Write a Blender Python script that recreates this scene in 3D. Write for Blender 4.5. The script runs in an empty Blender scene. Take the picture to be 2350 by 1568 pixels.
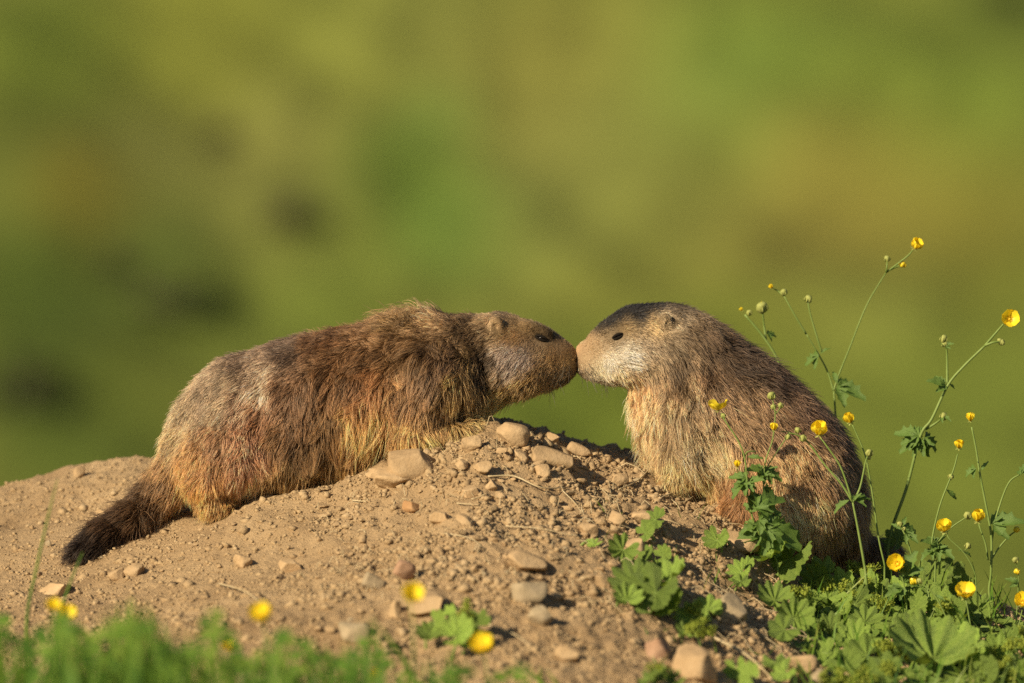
import bpy, math, random
import numpy as np
from mathutils import Vector, Matrix, kdtree

random.seed(7)
RNG = np.random.default_rng(11)
scene = bpy.context.scene
col = scene.collection

# ------------------------------------------------------------------ camera, world, sun, exposure
DIST, PITCH, FRAME_W = 10.0, math.radians(6.0), 1.25
cam_data = bpy.data.cameras.new("camera")
cam = bpy.data.objects.new("camera", cam_data)
col.objects.link(cam)
CAM = np.array([0.0, -DIST * math.cos(PITCH), DIST * math.sin(PITCH)])
cam.location = CAM
cam.rotation_euler = (math.pi / 2 - PITCH, 0, 0)
cam_data.sensor_width = 36
cam_data.lens = 36 * DIST / FRAME_W
cam_data.clip_start = 0.1
cam_data.clip_end = 3000
cam_data.dof.use_dof = True
cam_data.dof.focus_distance = DIST - 0.06
cam_data.dof.aperture_fstop = 0.288 / 0.088
cam_data.dof.aperture_blades = 0
scene.camera = cam

SUN_EL, SUN_AZ = math.radians(30), math.radians(42)      # azimuth: from the left (-x) round towards the camera
SUN = Vector((-math.cos(SUN_EL) * math.cos(SUN_AZ), -math.cos(SUN_EL) * math.sin(SUN_AZ), math.sin(SUN_EL)))
world = bpy.data.worlds.new("World")
scene.world = world
world.use_nodes = True
wn = world.node_tree.nodes
sky = wn.new("ShaderNodeTexSky")
sky.sky_type = 'NISHITA'
sky.sun_disc = False
sky.sun_elevation = SUN_EL
sky.sun_rotation = math.atan2(SUN.x, SUN.y)
world.node_tree.links.new(sky.outputs[0], wn["Background"].inputs[0])
wn["Background"].inputs[1].default_value = 0.05
sun_data = bpy.data.lights.new("sun", 'SUN')
sun_data.energy = 5.0
sun_data.angle = math.radians(0.6)
sun_data.color = (1.0, 0.83, 0.58)
sun = bpy.data.objects.new("sun", sun_data)
sun.rotation_euler = SUN.to_track_quat('Z', 'Y').to_euler()
sun.location = SUN * 20
col.objects.link(sun)

vs = scene.view_settings
vs.view_transform = 'Standard'
vs.look = 'None'
vs.exposure = 0.4
vs.gamma = 1
scene.render.engine = 'CYCLES'
scene.cycles.use_denoising = False
scene.cycles.max_bounces = 8
scene.cycles.sample_clamp_indirect = 2.0
scene.cycles.sample_clamp_direct = 12.0
scene.cycles.transparent_max_bounces = 8
try:
    scene.cycles_curves.shape = 'THICK'
    scene.cycles_curves.subdivisions = 2
except Exception:
    pass

# ------------------------------------------------------------------ helpers
K = FRAME_W / 2350.0            # metres per pixel of the 2350 px wide view, at the plane of the animals
FWD = np.array([0, math.cos(PITCH), -math.sin(PITCH)])
UPV = np.array([0, math.sin(PITCH), math.cos(PITCH)])
RIGHT = np.array([1.0, 0, 0])


def ray(u, v):
    return FWD + RIGHT * (u - 1175) * K / DIST + UPV * (784 - v) * K / DIST


def P(u, v, y=0.0):
    d = ray(u, v)
    return CAM + d * ((y - CAM[1]) / d[1])


def UV(p):
    """view position of world points (n,3): used only to look up where a hair or clod sits on the animal's side"""
    q = p - CAM
    f = q @ FWD
    return 1175 + (q @ RIGHT) / f * DIST / K, 784 - (q @ UPV) / f * DIST / K


def hash01(ix, iy, iz, seed=0):
    h = (ix.astype(np.int64) * 374761393 + iy.astype(np.int64) * 668265263 + iz.astype(np.int64) * 2147483647 + seed * 974634527) & 0xFFFFFFFF
    h = ((h ^ (h >> 13)) * 1274126177) & 0xFFFFFFFF
    h = ((h ^ (h >> 16)) * 2246822519) & 0xFFFFFFFF
    h = h ^ (h >> 15)
    return (h & 0xFFFFFF).astype(np.float64) / 0xFFFFFF


def noise3(x, y, z, seed=0):
    xi, yi, zi = np.floor(x), np.floor(y), np.floor(z)
    fx, fy, fz = x - xi, y - yi, z - zi
    fx, fy, fz = [f * f * (3 - 2 * f) for f in (fx, fy, fz)]
    r = 0
    for a in (0, 1):
        for b in (0, 1):
            for c in (0, 1):
                w = (fx if a else 1 - fx) * (fy if b else 1 - fy) * (fz if c else 1 - fz)
                r = r + w * hash01(xi + a, yi + b, zi + c, seed)
    return r * 2 - 1


def noise2(x, y, seed=0):
    xi, yi = np.floor(x), np.floor(y)
    fx, fy = x - xi, y - yi
    fx, fy = fx * fx * (3 - 2 * fx), fy * fy * (3 - 2 * fy)
    z = np.zeros_like(xi)
    r = 0
    for a in (0, 1):
        for b in (0, 1):
            r = r + (fx if a else 1 - fx) * (fy if b else 1 - fy) * hash01(xi + a, yi + b, z, seed)
    return r * 2 - 1


def smooth(e0, e1, x):
    t = np.clip((x - e0) / (e1 - e0), 0, 1)
    return t * t * (3 - 2 * t)


def lin(c):
    c = np.asarray(c, float) / 255.0
    return np.where(c <= 0.04045, c / 12.92, ((c + 0.055) / 1.055) ** 2.4)


def tag(o, label=None, cat=None, group=None, kind=None):
    if label: o["label"] = label
    if cat: o["category"] = cat
    if group: o["group"] = group
    if kind: o["kind"] = kind
    return o


def mesh_from(name, verts, faces, mat=None, smooth_shade=True):
    me = bpy.data.meshes.new(name)
    verts = np.asarray(verts, np.float32)
    if isinstance(faces, np.ndarray):
        n, k = faces.shape
        me.vertices.add(len(verts)); me.vertices.foreach_set("co", verts.ravel())
        me.loops.add(n * k); me.loops.foreach_set("vertex_index", faces.astype(np.int32).ravel())
        me.polygons.add(n); me.polygons.foreach_set("loop_start", np.arange(0, n * k, k, dtype=np.int32))
        me.update(calc_edges=True)
    else:
        me.from_pydata([tuple(map(float, v)) for v in verts], [], faces)
        me.update()
    if smooth_shade:
        me.polygons.foreach_set("use_smooth", np.ones(len(me.polygons), bool))
    if mat: me.materials.append(mat)
    return me


def link(name, data, parent=None, matrix=None):
    o = bpy.data.objects.new(name, data)
    col.objects.link(o)
    if parent is not None: o.parent = parent
    if matrix is not None: o.matrix_basis = matrix
    return o


def empty(name, loc=(0, 0, 0)):
    o = bpy.data.objects.new(name, None)
    o.empty_display_size = 0.02
    o.location = loc
    col.objects.link(o)
    return o


class MB:
    """collects vertices and faces for one mesh"""
    def __init__(self): self.v, self.f, self.n = [], [], 0

    def add(self, v, f):
        v = np.asarray(v, float)
        self.v.append(v); self.f += [tuple(int(i) + self.n for i in q) for q in f]; self.n += len(v)

    def tube(self, pts, radii, seg=6, cap=True):
        pts = np.asarray(pts, float); n = len(pts)
        radii = np.broadcast_to(np.asarray(radii, float), (n,))
        tan = np.gradient(pts, axis=0); tan /= np.linalg.norm(tan, axis=1)[:, None] + 1e-12
        ref = np.array([0.31, -0.9, 0.2])
        vs_, fs = [], []
        for i in range(n):
            a = np.cross(tan[i], ref); a /= np.linalg.norm(a) + 1e-12
            b = np.cross(tan[i], a)
            for j in range(seg):
                t = 2 * math.pi * j / seg
                vs_.append(pts[i] + radii[i] * (math.cos(t) * a + math.sin(t) * b))
        for i in range(n - 1):
            for j in range(seg):
                fs.append((i * seg + j, i * seg + (j + 1) % seg, (i + 1) * seg + (j + 1) % seg, (i + 1) * seg + j))
        if cap:
            fs.append(tuple(range(seg))[::-1]); fs.append(tuple(range((n - 1) * seg, n * seg)))
        self.add(vs_, fs)

    def mesh(self, name, mat=None, smooth_shade=True):
        return mesh_from(name, np.concatenate(self.v), self.f, mat, smooth_shade)


def spline(pts, per=6):
    """Catmull-Rom through points"""
    pts = np.asarray(pts, float)
    if len(pts) < 3:
        return np.array([pts[0] + (pts[-1] - pts[0]) * t for t in np.linspace(0, 1, per + 1)])
    q = np.vstack([2 * pts[0] - pts[1], pts, 2 * pts[-1] - pts[-2]])
    out = []
    for i in range(1, len(q) - 2):
        p0, p1, p2, p3 = q[i - 1], q[i], q[i + 1], q[i + 2]
        for t in np.linspace(0, 1, per, endpoint=False):
            out.append(0.5 * ((2 * p1) + (-p0 + p2) * t + (2 * p0 - 5 * p1 + 4 * p2 - p3) * t * t + (-p0 + 3 * p1 - 3 * p2 + p3) * t ** 3))
    out.append(pts[-1])
    return np.array(out)


def frame(axis, spin=0.0):
    """rotation matrix whose z is axis"""
    q = Vector(axis).normalized().to_track_quat('Z', 'Y')
    return q.to_matrix().to_4x4() @ Matrix.Rotation(spin, 4, 'Z')


def trs(loc, rot=None, s=1.0):
    m = Matrix.Translation(Vector([float(c) for c in loc]))
    if rot is not None: m = m @ rot
    sc = Matrix.Diagonal((s, s, s, 1)) if np.isscalar(s) else Matrix.Diagonal((*s, 1))
    return m @ sc


# ------------------------------------------------------------------ materials
def new_mat(name, rough=0.8, spec=0.3):
    m = bpy.data.materials.new(name)
    m.use_nodes = True
    nt = m.node_tree
    b = nt.nodes["Principled BSDF"]
    b.inputs["Roughness"].default_value = rough
    b.inputs["Specular IOR Level"].default_value = spec
    return m, nt, b


def ramp(nt, stops):
    r = nt.nodes.new("ShaderNodeValToRGB")
    while len(r.color_ramp.elements) < len(stops): r.color_ramp.elements.new(0.5)
    for e, (p, c) in zip(r.color_ramp.elements, stops):
        e.position = p; e.color = (*c, 1)
    return r


def noise_node(nt, scale, detail=4, rough=0.55, coord="Object"):
    tc = nt.nodes.new("ShaderNodeTexCoord")
    n = nt.nodes.new("ShaderNodeTexNoise")
    n.inputs["Scale"].default_value = scale
    n.inputs["Detail"].default_value = detail
    n.inputs["Roughness"].default_value = rough
    nt.links.new(tc.outputs[coord], n.inputs["Vector"])
    return n


def mottled(name, stops, scale, rough=0.8, bump=0.0, bump_scale=None, spec=0.3, trans=None, coord="Object", detail=5, vary=0.0):
    """a plain surface whose colour runs through stops by noise, with fine relief"""
    m, nt, b = new_mat(name, rough, spec)
    n = noise_node(nt, scale, detail, 0.6, coord)
    r = ramp(nt, stops)
    nt.links.new(n.outputs["Fac"], r.inputs[0])
    out = r.outputs[0]
    if vary:
        oi = nt.nodes.new("ShaderNodeObjectInfo")
        hs = nt.nodes.new("ShaderNodeHueSaturation")
        mr = nt.nodes.new("ShaderNodeMapRange")
        mr.inputs[3].default_value = 1 - vary; mr.inputs[4].default_value = 1 + vary
        nt.links.new(oi.outputs["Random"], mr.inputs[0])
        nt.links.new(mr.outputs[0], hs.inputs["Value"])
        nt.links.new(out, hs.inputs["Color"])
        out = hs.outputs[0]
    nt.links.new(out, b.inputs["Base Color"])
    if bump:
        n2 = noise_node(nt, bump_scale or scale * 4, 6, 0.65, coord)
        bp = nt.nodes.new("ShaderNodeBump")
        bp.inputs["Strength"].default_value = bump
        bp.inputs["Distance"].default_value = 0.004
        nt.links.new(n2.outputs["Fac"], bp.inputs["Height"])
        nt.links.new(bp.outputs[0], b.inputs["Normal"])
    if trans:
        tr = nt.nodes.new("ShaderNodeBsdfTranslucent")
        mx = nt.nodes.new("ShaderNodeMixShader")
        mx.inputs[0].default_value = trans
        mm = nt.nodes.new("ShaderNodeMix"); mm.data_type = 'RGBA'; mm.blend_type = 'MULTIPLY'
        mm.inputs[0].default_value = 1.0
        nt.links.new(out, mm.inputs[6]); mm.inputs[7].default_value = (1.3, 1.25, 0.6, 1)
        nt.links.new(mm.outputs[2], tr.inputs[0])
        nt.links.new(b.outputs[0], mx.inputs[1]); nt.links.new(tr.outputs[0], mx.inputs[2])
        nt.links.new(mx.outputs[0], nt.nodes["Material Output"].inputs[0])
    return m


M = {}
M['soil'] = mottled('soil', [(0.25, (.30, .20, .105)), (0.5, (.41, .285, .155)), (0.75, (.49, .35, .195))], 9, 0.95, 1.0, 330, 0.1)
M['crumb'] = mottled('soil_crumb', [(0.25, (.31, .21, .115)), (0.5, (.42, .30, .165)), (0.78, (.51, .38, .225))], 30, 0.95, 0.6, 400, 0.1)
M['stone'] = mottled('tan_stone', [(0.25, (.33, .225, .12)), (0.5, (.43, .30, .165)), (0.75, (.51, .37, .215))], 28, 0.95, 0.45, 200, 0.08, vary=.10)
M['stone_grey'] = mottled('grey_stone', [(0.25, (.26, .21, .13)), (0.5, (.35, .275, .17)), (0.75, (.43, .34, .22))], 28, 0.9, 0.4, 170, 0.15)
M['stone_red'] = mottled('red_stone', [(0.25, (.28, .165, .10)), (0.5, (.36, .22, .135)), (0.75, (.43, .28, .18))], 28, 0.85, 0.4, 170, 0.2)
M['stone_orange'] = mottled('orange_stone', [(0.25, (.30, .165, .07)), (0.5, (.37, .21, .095)), (0.75, (.44, .27, .13))], 28, 0.85, 0.4, 170, 0.2)
M['straw'] = mottled('dry_straw', [(0.3, (.42, .32, .17)), (0.7, (.58, .48, .30))], 40, 0.7, 0, None, 0.3)
M['stem'] = mottled('buttercup_stem', [(0.3, (.16, .24, .045)), (0.7, (.25, .34, .09))], 25, 0.55, 0, None, 0.35, trans=.15)
M['stem_dark'] = mottled('dark_stem', [(0.3, (.06, .13, .025)), (0.7, (.10, .19, .04))], 25, 0.55, 0, None, 0.35)
M['leaf'] = mottled('buttercup_leaf', [(0.3, (.08, .16, .028)), (0.7, (.17, .265, .05))], 40, 0.5, 0.3, 300, 0.4, trans=.25)
M['mantle'] = mottled('lady_mantle_leaf', [(0.3, (.12, .215, .035)), (0.55, (.24, .345, .06)), (0.8, (.37, .45, .10))], 25, 0.55, 0.5, 260, 0.35, trans=.22, vary=.35)
M['cluster'] = mottled('lady_mantle_flower', [(0.3, (.20, .28, .03)), (0.7, (.38, .42, .06))], 60, 0.6, 0, None, 0.3, trans=.2)
M['petal'] = mottled('yellow_petal', [(0.3, (.84, .64, .02)), (0.7, (.90, .76, .05))], 60, 0.32, 0, None, 0.5, trans=.25)
M['stamen'] = mottled('yellow_stamen', [(0.3, (.68, .42, .015)), (0.7, (.78, .54, .03))], 300, 0.6)
M['sepal'] = mottled('pale_sepal', [(0.3, (.30, .36, .09)), (0.7, (.46, .46, .14))], 80, 0.6, trans=.2)
M['grass'] = mottled('grass', [(0.3, (.035, .09, .012)), (0.45, (.10, .21, .025)), (0.58, (.20, .30, .04)), (0.68, (.32, .36, .08)), (0.8, (.40, .34, .15))], 16, 0.5, 0, None, 0.35, trans=.3)  # darkest stop also paints in shade among the blades
M['shrub'] = mottled('shrub_leaf', [(0.3, (.025, .04, .010)), (0.7, (.055, .075, .018))], 12, 0.7, 0, None, 0.2)
M['eye'] = mottled('marmot_eye', [(0.3, (.006, .004, .003)), (0.7, (.012, .008, .005))], 200, 0.16, 0, None, 0.7)
M['lid'] = mottled('marmot_eyelid', [(0.3, (.010, .008, .006)), (0.7, (.016, .012, .009))], 200, 0.8, 0, None, 0.1)
M['claw'] = mottled('marmot_claw', [(0.3, (.03, .022, .016)), (0.7, (.07, .05, .035))], 200, 0.4, 0, None, 0.4)
M['twig'] = mottled('shrub_twig', [(0.3, (.05, .035, .02)), (0.7, (.09, .065, .04))], 20, 0.8)
# ------------------------------------------------------------------ the mound
Y0 = -0.06
_ridge = [(-600, 1330), (-200, 1318), (0, 1305), (150, 1284), (250, 1252), (350, 1218), (480, 1186), (600, 1146), (720, 1113), (850, 1068),
          (950, 1036), (1080, 998), (1150, 994), (1240, 1022), (1340, 1064), (1440, 1094), (1500, 1114), (1600, 1150), (1700, 1196),
          (1800, 1262), (1900, 1318), (2000, 1350), (2100, 1366), (2200, 1388), (2350, 1436), (2600, 1520), (3000, 1640)]
_rs = spline([P(u, v, Y0) for u, v in _ridge], 12)
_rx, _rz = _rs[:, 0], _rs[:, 2]
_bx = np.linspace(-2, 2, 801)
_bz = np.interp(_bx, _rx, _rz)
_gk = np.exp(-(np.arange(-60, 61) * .005 / .11) ** 2)
_bz = np.convolve(np.pad(_bz, 60, mode='edge'), _gk / _gk.sum(), mode='valid')


def base_height(x, y):
    """the bare shape of the mound, without clods"""
    zc = np.interp(x, _rx, _rz)
    u = x / K + 1175
    # front: runs down to the turf
    s = np.clip((Y0 - y) / (1.0 - 0.52 * smooth(1350, 1950, u)), 0, 3.5)
    foot = -0.315 - 0.035 * smooth(1350, 1950, u)
    sf = 1 - (1 - np.clip(s, 0, 1)) ** 1.45
    zf = zc + (np.interp(x, _bx, _bz) - zc) * smooth(.03, .38, s)
    front = zf + (foot - zf) * sf - (0.09 - 0.06 * smooth(1350, 1950, u)) * np.clip(s - 1, 0, 5)
    # back: the left part rises a little to a second rim, the rest dips behind the animals and falls away
    rise = 0.074 * (1 - smooth(120, 640, u)) - 0.026 * (1 - smooth(-60, 330, u))
    dip = -0.010 * smooth(420, 560, u) * (1 - smooth(1000, 1120, u))
    yr = 0.34 - 0.19 * smooth(500, 1100, u) - 0.03 * smooth(1500, 1900, u)
    t = np.clip((y - Y0) / (yr - Y0), 0, 1)
    back = zc + rise * t + dip * np.sin(np.clip((y - Y0) / 0.05, 0, 1) * math.pi / 2)
    fall = np.clip(y - yr, 0, 50)
    back = back - 0.62 * (np.sqrt(fall * fall + 0.0016) - 0.04)
    return np.where(y < Y0, front, back)


def clods(x, y):
    u = x / K + 1175
    crumb = 0.36 + 0.64 * smooth(640, 900, u + 120 * noise2(x * 9, y * 9, 5))
    crumb = np.maximum(crumb, 0.5 * smooth(-0.28, -0.5, y))
    h = 0.012 * noise2(x * 7, y * 7, 1) + 0.0075 * noise2(x * 19, y * 19, 2) * (0.4 + 0.6 * crumb)
    h = h + 0.0040 * crumb * (1 - np.abs(noise2(x * 46, y * 46, 3))) - 0.002 * crumb
    h = h + 0.0042 * crumb * noise2(x * 95, y * 95, 4) + 0.0018 * noise2(x * 160, y * 160, 6)
    return h * (0.35 + 0.65 * smooth(0.02, 0.10, np.abs(y - 0.06)))


def hgt(x, y):
    x = np.asarray(x, float); y = np.asarray(y, float)
    return base_height(x, y) + clods(x, y)


def ground_at(u, v):
    """where the line of sight through a view position meets the mound (first hit)"""
    d = ray(u, v)
    ys = np.linspace(-1.75, 0.9, 1600)
    t = (ys - CAM[1]) / d[1]
    pts = CAM[None, :] + d[None, :] * t[:, None]
    hit = np.nonzero(pts[:, 2] <= hgt(pts[:, 0], pts[:, 1]))[0]
    i = hit[0] if len(hit) else len(ys) - 1
    return pts[i]


def on_ground(x, y, dz=0.0):
    return np.array([x, y, float(hgt(x, y)) + dz])


def grid_mesh(name, xs, ys, zf, mat):
    X, Y = np.meshgrid(xs, ys, indexing='ij')
    Z = zf(X, Y)
    nx, ny = X.shape
    idx = np.arange(nx * ny).reshape(nx, ny)
    f = np.stack([idx[:-1, :-1], idx[1:, :-1], idx[1:, 1:], idx[:-1, 1:]], -1).reshape(-1, 4)
    return mesh_from(name, np.stack([X, Y, Z], -1).reshape(-1, 3), f, mat), X, Y, Z


xs = np.concatenate([np.arange(-1.5, -0.72, 0.012), np.arange(-0.72, 0.72, 0.0036), np.arange(0.72, 1.5, 0.012)])
ys = np.concatenate([np.arange(-1.9, -1.1, 0.012), np.arange(-1.1, -0.45, 0.0055), np.arange(-0.45, 0.42, 0.0038), np.arange(0.42, 1.3, 0.014)])
edge_x = lambda x: smooth(1.15, 1.45, np.abs(x))
me, *_ = grid_mesh("dirt_mound", xs, ys, lambda x, y: hgt(x, y) - 0.10 * edge_x(x) - 0.25 * smooth(-1.55, -1.85, y) - 0.3 * smooth(1.0, 1.3, y), M['soil'])
mound = link("dirt_mound", me)
tag(mound, "mound of dry tan soil that both marmots sit on", "mound", kind="structure")

# ------------------------------------------------------------------ the meadow: near turf, a valley behind the mound, the slope opposite


def meadow_h(x, y):
    r = np.sqrt(x * x + (y + 0.3) ** 2)
    near = -0.352 + 0.045 * (y + 1.0) * (y < -1)
    near = near - 0.50 * (np.sqrt(np.clip(y + 0.1, 0, 100) ** 2 + 0.04) - 0.2)
    far = -5.25 + 0.36 * (np.sqrt(np.clip(y - 21, 0, 1e4) ** 2 + 4) - 2)
    far = np.where(y > 150, far - 0.0006 * (y - 150) ** 2 * (y < 400) - (y >= 400) * (37.5 + 0.36 * (y - 400)), far)
    h = np.maximum(near, far)
    h = h + 0.02 * noise2(x * 1.3, y * 1.3, 21) * smooth(1.0, 3, r)
    h = h + smooth(14, 24, y) * (0.16 * noise2(x * .7, y * .5, 22) + 0.06 * noise2(x * 2.6, y * 2, 23) + 0.03 * noise2(x * 7, y * 5, 24))
    h = h + smooth(60, 200, y) * 9 * noise2(x * .012, y * .012, 25) - 0.05 * (1 - smooth(1.2, 2.2, np.abs(x) + 0.2)) * (np.abs(y) < 3)
    return h


def meadow_hit(u, v):
    d = ray(u, v)
    ys_ = np.linspace(16, 60, 3000)
    t = (ys_ - CAM[1]) / d[1]
    pts = CAM[None, :] + d[None, :] * t[:, None]
    hit = np.nonzero(pts[:, 2] <= meadow_h(pts[:, 0], pts[:, 1]))[0]
    return pts[hit[0] if len(hit) else -1]


def stretch(lo, hi, fine, n):
    t = np.linspace(-1, 1, n)
    return np.sign(t) * (fine * np.abs(t) + (hi - fine) * np.abs(t) ** 5)


mx_ = stretch(-600, 600, 8, 280)
my_ = np.concatenate([-np.geomspace(60, 2, 30), np.linspace(-1.9, 2, 60), np.linspace(2.1, 20, 80), np.linspace(20.1, 40, 170), np.geomspace(40.5, 900, 60)])
mm, nt, b = new_mat("meadow_grass", 0.9, 0.1)
vc = nt.nodes.new("ShaderNodeAttribute"); vc.attribute_name = "herbage_shade"
n1 = noise_node(nt, 3.0, 6, 0.7)
mr = nt.nodes.new("ShaderNodeMapRange"); mr.inputs[1].default_value = .3; mr.inputs[2].default_value = .7
mr.inputs[3].default_value = .85; mr.inputs[4].default_value = 1.15
nt.links.new(n1.outputs["Fac"], mr.inputs[0])
hs = nt.nodes.new("ShaderNodeHueSaturation")
nt.links.new(vc.outputs["Color"], hs.inputs["Color"]); nt.links.new(mr.outputs[0], hs.inputs["Value"])
nt.links.new(hs.outputs[0], b.inputs["Base Color"])
n2 = noise_node(nt, 25, 8, 0.7)
bp = nt.nodes.new("ShaderNodeBump"); bp.inputs["Strength"].default_value = 0.35; bp.inputs["Distance"].default_value = 0.05
nt.links.new(n2.outputs["Fac"], bp.inputs["Height"]); nt.links.new(bp.outputs[0], b.inputs["Normal"])
me, X, Y, Z = grid_mesh("meadow", mx_, my_, meadow_h, mm)
# kinds of herbage in broad patches, the dark ones painted-in shade of bushes and hollows: (view position, radius, colour) where they lie on the slope opposite
PATCH = [((950, 370), 150, (.115, .165, .03)), ((1050, 500), 150, (.10, .17, .035)), ((1000, 280), 120, (.115, .17, .045)), ((600, 330), 200, (.18, .16, .055)),
         ((640, 540), 160, (.19, .165, .055)), ((330, 330), 160, (.16, .145, .05)), ((180, 420), 120, (.18, .13, .025)), ((1700, 160), 230, (.11, .17, .035)),
         ((1950, 400), 200, (.25, .175, .05)), ((2150, 250), 200, (.12, .165, .03)), ((1350, 300), 220, (.20, .18, .06)), ((1250, 180), 200, (.19, .16, .045)),
         ((1500, 480), 230, (.135, .125, .04)), ((1250, 540), 160, (.17, .175, .055)), ((1400, 620), 200, (.16, .15, .035)), ((2200, 550), 200, (.16, .13, .03)),
         ((2300, 650), 120, (.09, .10, .02)), ((1800, 560), 160, (.155, .125, .035)), ((1650, 900), 250, (.14, .155, .03)), ((2200, 1100), 300, (.13, .15, .03)),
         ((1300, 980), 220, (.10, .125, .02)), ((700, 650), 180, (.13, .16, .032)), ((250, 900), 180, (.10, .10, .022)), ((100, 100), 230, (.115, .14, .025)),
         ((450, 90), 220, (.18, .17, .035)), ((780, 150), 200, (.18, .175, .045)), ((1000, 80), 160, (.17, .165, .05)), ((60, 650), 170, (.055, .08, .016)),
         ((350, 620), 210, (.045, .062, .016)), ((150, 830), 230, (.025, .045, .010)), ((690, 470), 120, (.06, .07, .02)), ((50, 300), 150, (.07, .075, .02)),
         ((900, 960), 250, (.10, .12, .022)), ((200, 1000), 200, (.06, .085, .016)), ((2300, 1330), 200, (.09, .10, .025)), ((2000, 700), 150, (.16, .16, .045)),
         ((2330, 30), 120, (.05, .07, .015)), ((1900, 40), 200, (.15, .165, .035)), ((480, 720), 180, (.10, .115, .026)), ((2250, 880), 180, (.12, .14, .03))]
num = np.zeros(X.shape + (3,)) + np.array([.130, .149, .030]) * 0.7
den = np.zeros(X.shape) + 0.7
for (pu, pv), pr, pc in PATCH:
    h = meadow_hit(pu, pv)
    rr = pr * K * (h[1] + 10) / 10 * 0.8
    w = np.exp(-(((X - h[0]) / (rr * (1.5 if pu > 1150 else 1.0))) ** 2 + ((Y - h[1]) / (rr * 2.0)) ** 2)) * 2.2
    num += w[..., None] * (np.array(pc) * np.array([.91, 1.06, .80])); den += w
cval = num / den[..., None]
wild = np.clip(0.5 + 0.9 * noise2(X * .35, Y * .2, 31), 0, 1)[..., None]
out_of_view = smooth(3.2, 5.0, np.abs(X))[..., None]
cval = cval * (1 - out_of_view) + out_of_view * (np.array([.10, .14, .03]) * (1 - wild) + np.array([.19, .165, .05]) * wild)
ca = me.attributes.new("herbage_shade", 'FLOAT_COLOR', 'POINT')
ca.data.foreach_set("color", np.concatenate([cval.reshape(-1, 3), np.ones((X.size, 1))], 1).astype(np.float32).ravel())
tag(link("meadow", me), "green and yellow alpine meadow far behind the marmots", "meadow", kind="structure")


# low dark shrubs on the slope opposite
def make_shrub(at, rx, rz, seed, label):
    rg = np.random.default_rng(seed)
    t = empty("low_shrub", at)
    tag(t, label, "shrub", "dark shrubs on the slope behind")
    n = 140
    mb = MB()
    for _ in range(n):
        d = rg.normal(size=3); d /= np.linalg.norm(d); d[2] = abs(d[2])
        rr = rg.uniform(.45, 1.0) * (0.8 + 0.35 * math.sin(d[0] * 5 + seed) * math.cos(d[1] * 4))
        c = d * rr * np.array([rx, rx * .9, rz])
        a = rg.normal(size=3); a /= np.linalg.norm(a)
        b_ = np.cross(a, rg.normal(size=3)); b_ /= np.linalg.norm(b_)
        s = rx * rg.uniform(.09, .17)
        mb.add([c - a * s, c + b_ * s * .5, c + a * s, c - b_ * s * .5], [(0, 1, 2, 3)])
    link("crown", mb.mesh("crown", M['shrub']), t)
    tb = MB()
    for k in range(7):
        d = rg.normal(size=3); d[2] = abs(d[2]) + .6; d /= np.linalg.norm(d)
        tb.tube([np.array([0, 0, -.05]), d * rz * .4, d * np.array([rx, rx, rz]) * .85], [.02, .014, .004], 5)
    link("trunk", tb.mesh("trunk", M['twig']), t)


for i, (su, sv, sr, szr, lab) in enumerate([
        (505, 310, 62, 1.2, "small dark shrub standing alone high on the blurred left slope"),
        (680, 490, 95, 1.1, "dark shrub on the blurred slope above the crouching marmot's back"),
        (420, 670, 140, .95, "broad dark shrub on the blurred slope up left of the marmot's rump"),
        (60, 870, 150, 1.0, "largest dark shrub at the left edge of the blurred slope"),
        (280, 610, 80, 1.1, "dark shrub tucked against the broad shrub's left side on the blurred slope"),
        (2330, -10, 70, .8, "dark shrub in the top right corner of the blurred slope")]):
    h = meadow_hit(su, sv + sr * .4)
    r_ = sr * K * (h[1] + 10) / 10
    make_shrub(h, r_, r_ * szr, 50 + i, lab)
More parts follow.
